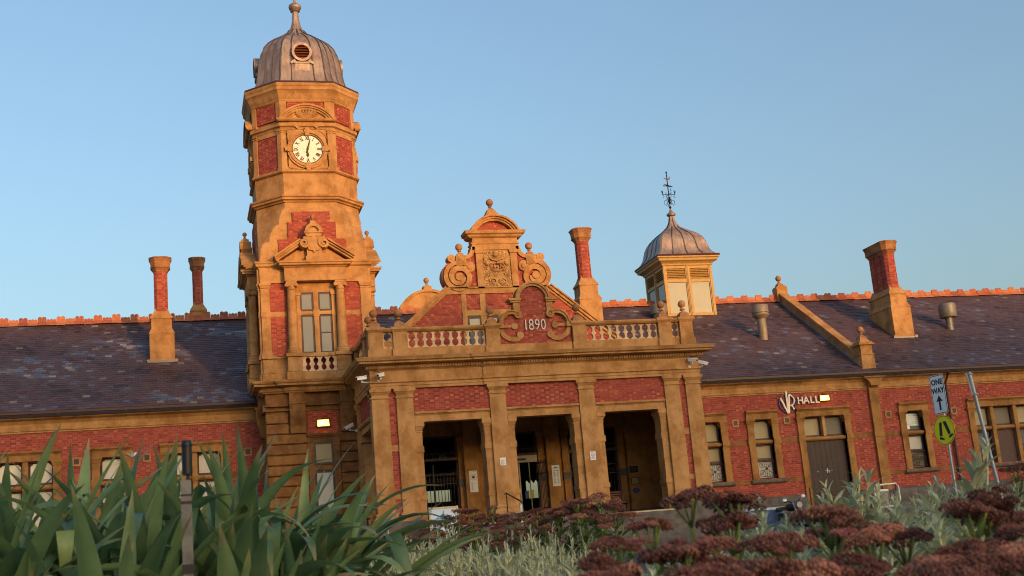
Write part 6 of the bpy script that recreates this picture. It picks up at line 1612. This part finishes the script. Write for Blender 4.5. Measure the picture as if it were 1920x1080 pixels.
# sedums: flat heads of tiny flowers on fleshy stems
def head_mesh(R_, seed, mat, knobs=13, per=26):
    r = random.Random(seed); lb = LB()
    for k in range(knobs):
        a = k*2.39996; rr = R_*.86*sqrt((k+.4)/knobs); cx, cy = rr*cos(a), rr*sin(a); cz = -R_*.38*(rr/R_)**2+r.uniform(-.16,.16)*R_; cx += r.uniform(-.14,.14)*R_; cy += r.uniform(-.14,.14)*R_
        kr = R_*r.uniform(.2,.38); base = min(1,max(0,r.gauss((.3,.62,.42,.2)[seed % 4],.17)))
        for j in range(per):
            q = j*2.39996; t = (j+.5)/per; ph = math.acos(1-1.15*t)
            x, y, z = cx+kr*sin(ph)*cos(q), cy+kr*sin(ph)*sin(q), cz+kr*.75*cos(ph)
            s = R_*.062*r.uniform(.7,1.3)
            lb.add([(x+s,y,z),(x,y+s,z),(x-s,y,z),(x,y-s,z),(x,y,z+s*1.2),(x,y,z-s)], [(0,1,4),(1,2,4),(2,3,4),(3,0,4),(1,0,5),(2,1,5),(3,2,5),(0,3,5)], min(1,max(0,base+r.gauss(0,.18))))
    return lmesh('flower_head', lb, mat, False)
HN = [head_mesh(.056, 400+i, 'sedumhead', 15, 34) for i in range(4)]
HS = [head_mesh(.052, 420+i, 'sedumhead', 12, 24) for i in range(4)]
HPK = [head_mesh(.03, 440+i, 'sedumpink', 8, 20) for i in range(2)]
def sedum(x, y, heads, meshes, R_, label, group, seed, leafL=.07):
    r = random.Random(seed); p = thing('sedum', (x, y, bed(y)), label, 'flowering plant', group)
    for hx, hy, hz in heads:
        lb = LB(); pts = [(x+(hx-x)*.25,y+(hy-y)*.25,bed(y)),(x+(hx-x)*.7,y+(hy-y)*.7,hz*.6),(hx,hy,hz-R_*1.3)]
        st = MB().tube(pts, R_*.085, 6); 
        for k in range(7):
            a = k*.9+r.uniform(0,.3); e = R_*(.35+.4*(k%2)); st.tube([(hx,hy,hz-R_*1.3),(hx+e*.5*cos(a),hy+e*.5*sin(a),hz-R_*.75),(hx+e*cos(a),hy+e*sin(a),hz-R_*.2)], R_*.045, 5)
        lb.add(st.v, st.f, .85)
        for k in range(11):
            u = .45+.5*k/11; a = k*2.4+r.uniform(-.3,.3); q0, q1 = Vector(pts[1]), Vector(pts[2]); b0 = Vector(pts[0])
            pos = b0.lerp(q0, u/.6) if u < .6 else q0.lerp(q1, (u-.6)/.4)
            lb.leaf(tuple(pos), a, radians(r.uniform(15,50)), leafL*r.uniform(.7,1.1), leafL*.42, r.uniform(.1,.8), min(1,max(0,r.gauss(.5,.22))), 6, 3, .3, 'oval')
        put(bpy.data.objects.new('stem', lmesh('stem', lb, 'sedumleaf')), p)
        pink = r.random() < .15
        o = bpy.data.objects.new('flower_head', r.choice(HPK if pink else meshes)); o.location = (hx,hy,hz-(R_*.1)); s = r.uniform(.85,1.15)*(1.2 if pink else 1)
        o.scale = (s,s,s*r.uniform(.8,1.05)); o.rotation_euler = (r.uniform(-.22,.22),r.uniform(-.22,.22),r.uniform(0,6.28)); put(o, p)
        if r.random() < .35:
            o = bpy.data.objects.new('flower_head', r.choice(HPK)); a = r.uniform(0,6.28); o.location = (hx+R_*.9*cos(a),hy+R_*.9*sin(a),hz-R_*.7); o.scale = (.9,.9,.8); put(o, p)
gr = 'blurred sedums in the right foreground'
near = [((.72,2.1),[(.75,2.2,.585),(.62,1.9,.53),(.79,2.0,.56),(.7,2.1,.55)],'nearest sedum with brown flower heads, leftmost of the blurred ones'),
 ((1.02,2.55),[(.97,2.6,.625),(1.06,2.6,.675),(1.12,2.5,.655),(1.06,2.4,.61),(.95,2.25,.57),(1.15,2.6,.62)],'tall sedum with dark flower heads before the right pilasters of the porch'),
 ((1.12,2.15),[(1.17,2.2,.605),(1.02,2.1,.56),(1.23,2.3,.575),(1.3,2.3,.565),(1.09,2.25,.575),(1.2,2.1,.56)],'sedum with dark flower heads before the hall door'),
 ((.92,1.8),[(.9,1.8,.515),(.74,1.8,.525),(.82,1.8,.52),(1.04,1.9,.52),(.98,1.85,.5),(.86,1.95,.53)],None),
 ((1.48,2.15),[(1.5,2.2,.605),(1.44,2.15,.59),(1.42,2.0,.545),(1.38,2.3,.555),(1.56,2.25,.58),(1.53,2.05,.57)],'sedum with broad dark flower heads below the street signs'),
 ((1.22,1.85),[(1.19,1.9,.505),(1.24,1.8,.5),(1.3,1.95,.525),(1.13,1.75,.49),(1.34,1.85,.51)],None),
 ((1.62,1.95),[(1.55,1.95,.53),(1.62,2.0,.54),(1.5,1.85,.5),(1.66,2.1,.56)],None),
 ((3.1,4.4),[(3.24,4.5,.78),(3.1,4.45,.7),(2.97,4.2,.64),(3.2,4.3,.64),(3.32,4.6,.74),(3.28,4.35,.69)],'sedum with dark flower heads at the right edge beyond the silver plants')]
for i, (b, hs, lab) in enumerate(near):
    sedum(b[0], b[1], hs, HN if b[1] < 4 else HS, .056 if b[1] < 4 else .05, lab or 'blurred sedum with dark flower heads along the bottom right of the photo', gr, 500+i)
gr = 'sedums in front of the porch'
rg = random.Random(61)
for i, (bx, by, n, hz_) in enumerate([(1.3,8.0,6,.8),(1.5,8.1,6,.85),(1.68,8.0,7,.93),(1.9,8.0,7,.94),(2.06,7.8,7,.9),(1.82,7.6,6,.84),(2.12,7.3,7,.92),(2.28,7.0,7,.95),(2.4,7.1,6,.9),(2.2,6.7,6,.82),(2.0,7.2,6,.78),(1.6,7.75,6,.78),(1.4,8.3,8,.84),(1.58,8.3,8,.88),(1.78,8.2,8,.9),(1.98,7.75,8,.87),(2.1,7.5,8,.86),(2.2,7.3,8,.9),(2.32,7.25,8,.88),(1.9,7.4,7,.76),(1.72,7.7,7,.8),(2.3,6.8,7,.84)]):
    hs = []
    for k in range(n):
        a = k*2.4; r = .14*sqrt((k+.3)/n); hs.append((bx+r*cos(a), by+r*sin(a), hz_-.35*r+rg.uniform(-.07,.03)))
    sedum(bx, by, hs, HS, .046, {7:'tallest sedum with russet heads before the middle bay of the porch', 0:'low sedum with dark heads before the bluestone plinth at the porch corner'}.get(i, 'sedum with russet flower heads between silver plants and porch'), gr, 600+i, .075)
# little flowers
def small_flower(x, y, z, mat, n, L, label, group):
    p = thing('small_flower', (x,y,bed(y)), label, 'flower', group)
    sub('stalk', MB().tube([(x,y,bed(y)),(x+.01,y,z)], .003, 5), 'sedumleaf', p)
    lb = LB()
    for i in range(n): lb.leaf((x+.01,y,z), i*2*pi/n, radians(25), L, L*.5, .3, .5, 4, 3, .1, 'oval')
    put(bpy.data.objects.new('petal', lmesh('petal', lb, mat)), p); sub('flower_centre', MB().sphere((x+.01,y,z+.004), L*.28, 8), 'petal_yellow', p)
small_flower(.93,4.5,.565,'petal_white',9,.022,'white daisy low in the silver plants, left one of two','white daisies')
small_flower(.97,4.45,.545,'petal_white',9,.022,'white daisy low in the silver plants, right one of two','white daisies')
for x, y, z, l in ((.82,6.6,.74,'yellow flower in the silver plants left of the porch corner, lower one'),(.95,6.7,.78,'yellow flower in the silver plants left of the porch corner, higher one'),(1.22,3.1,.57,'yellow flower beside the leftmost blurred sedum, left one'),(1.27,3.1,.58,'yellow flower beside the leftmost blurred sedum, right one')):
    small_flower(x,y,z,'petal_yellow',8,.016,l,'yellow flowers')
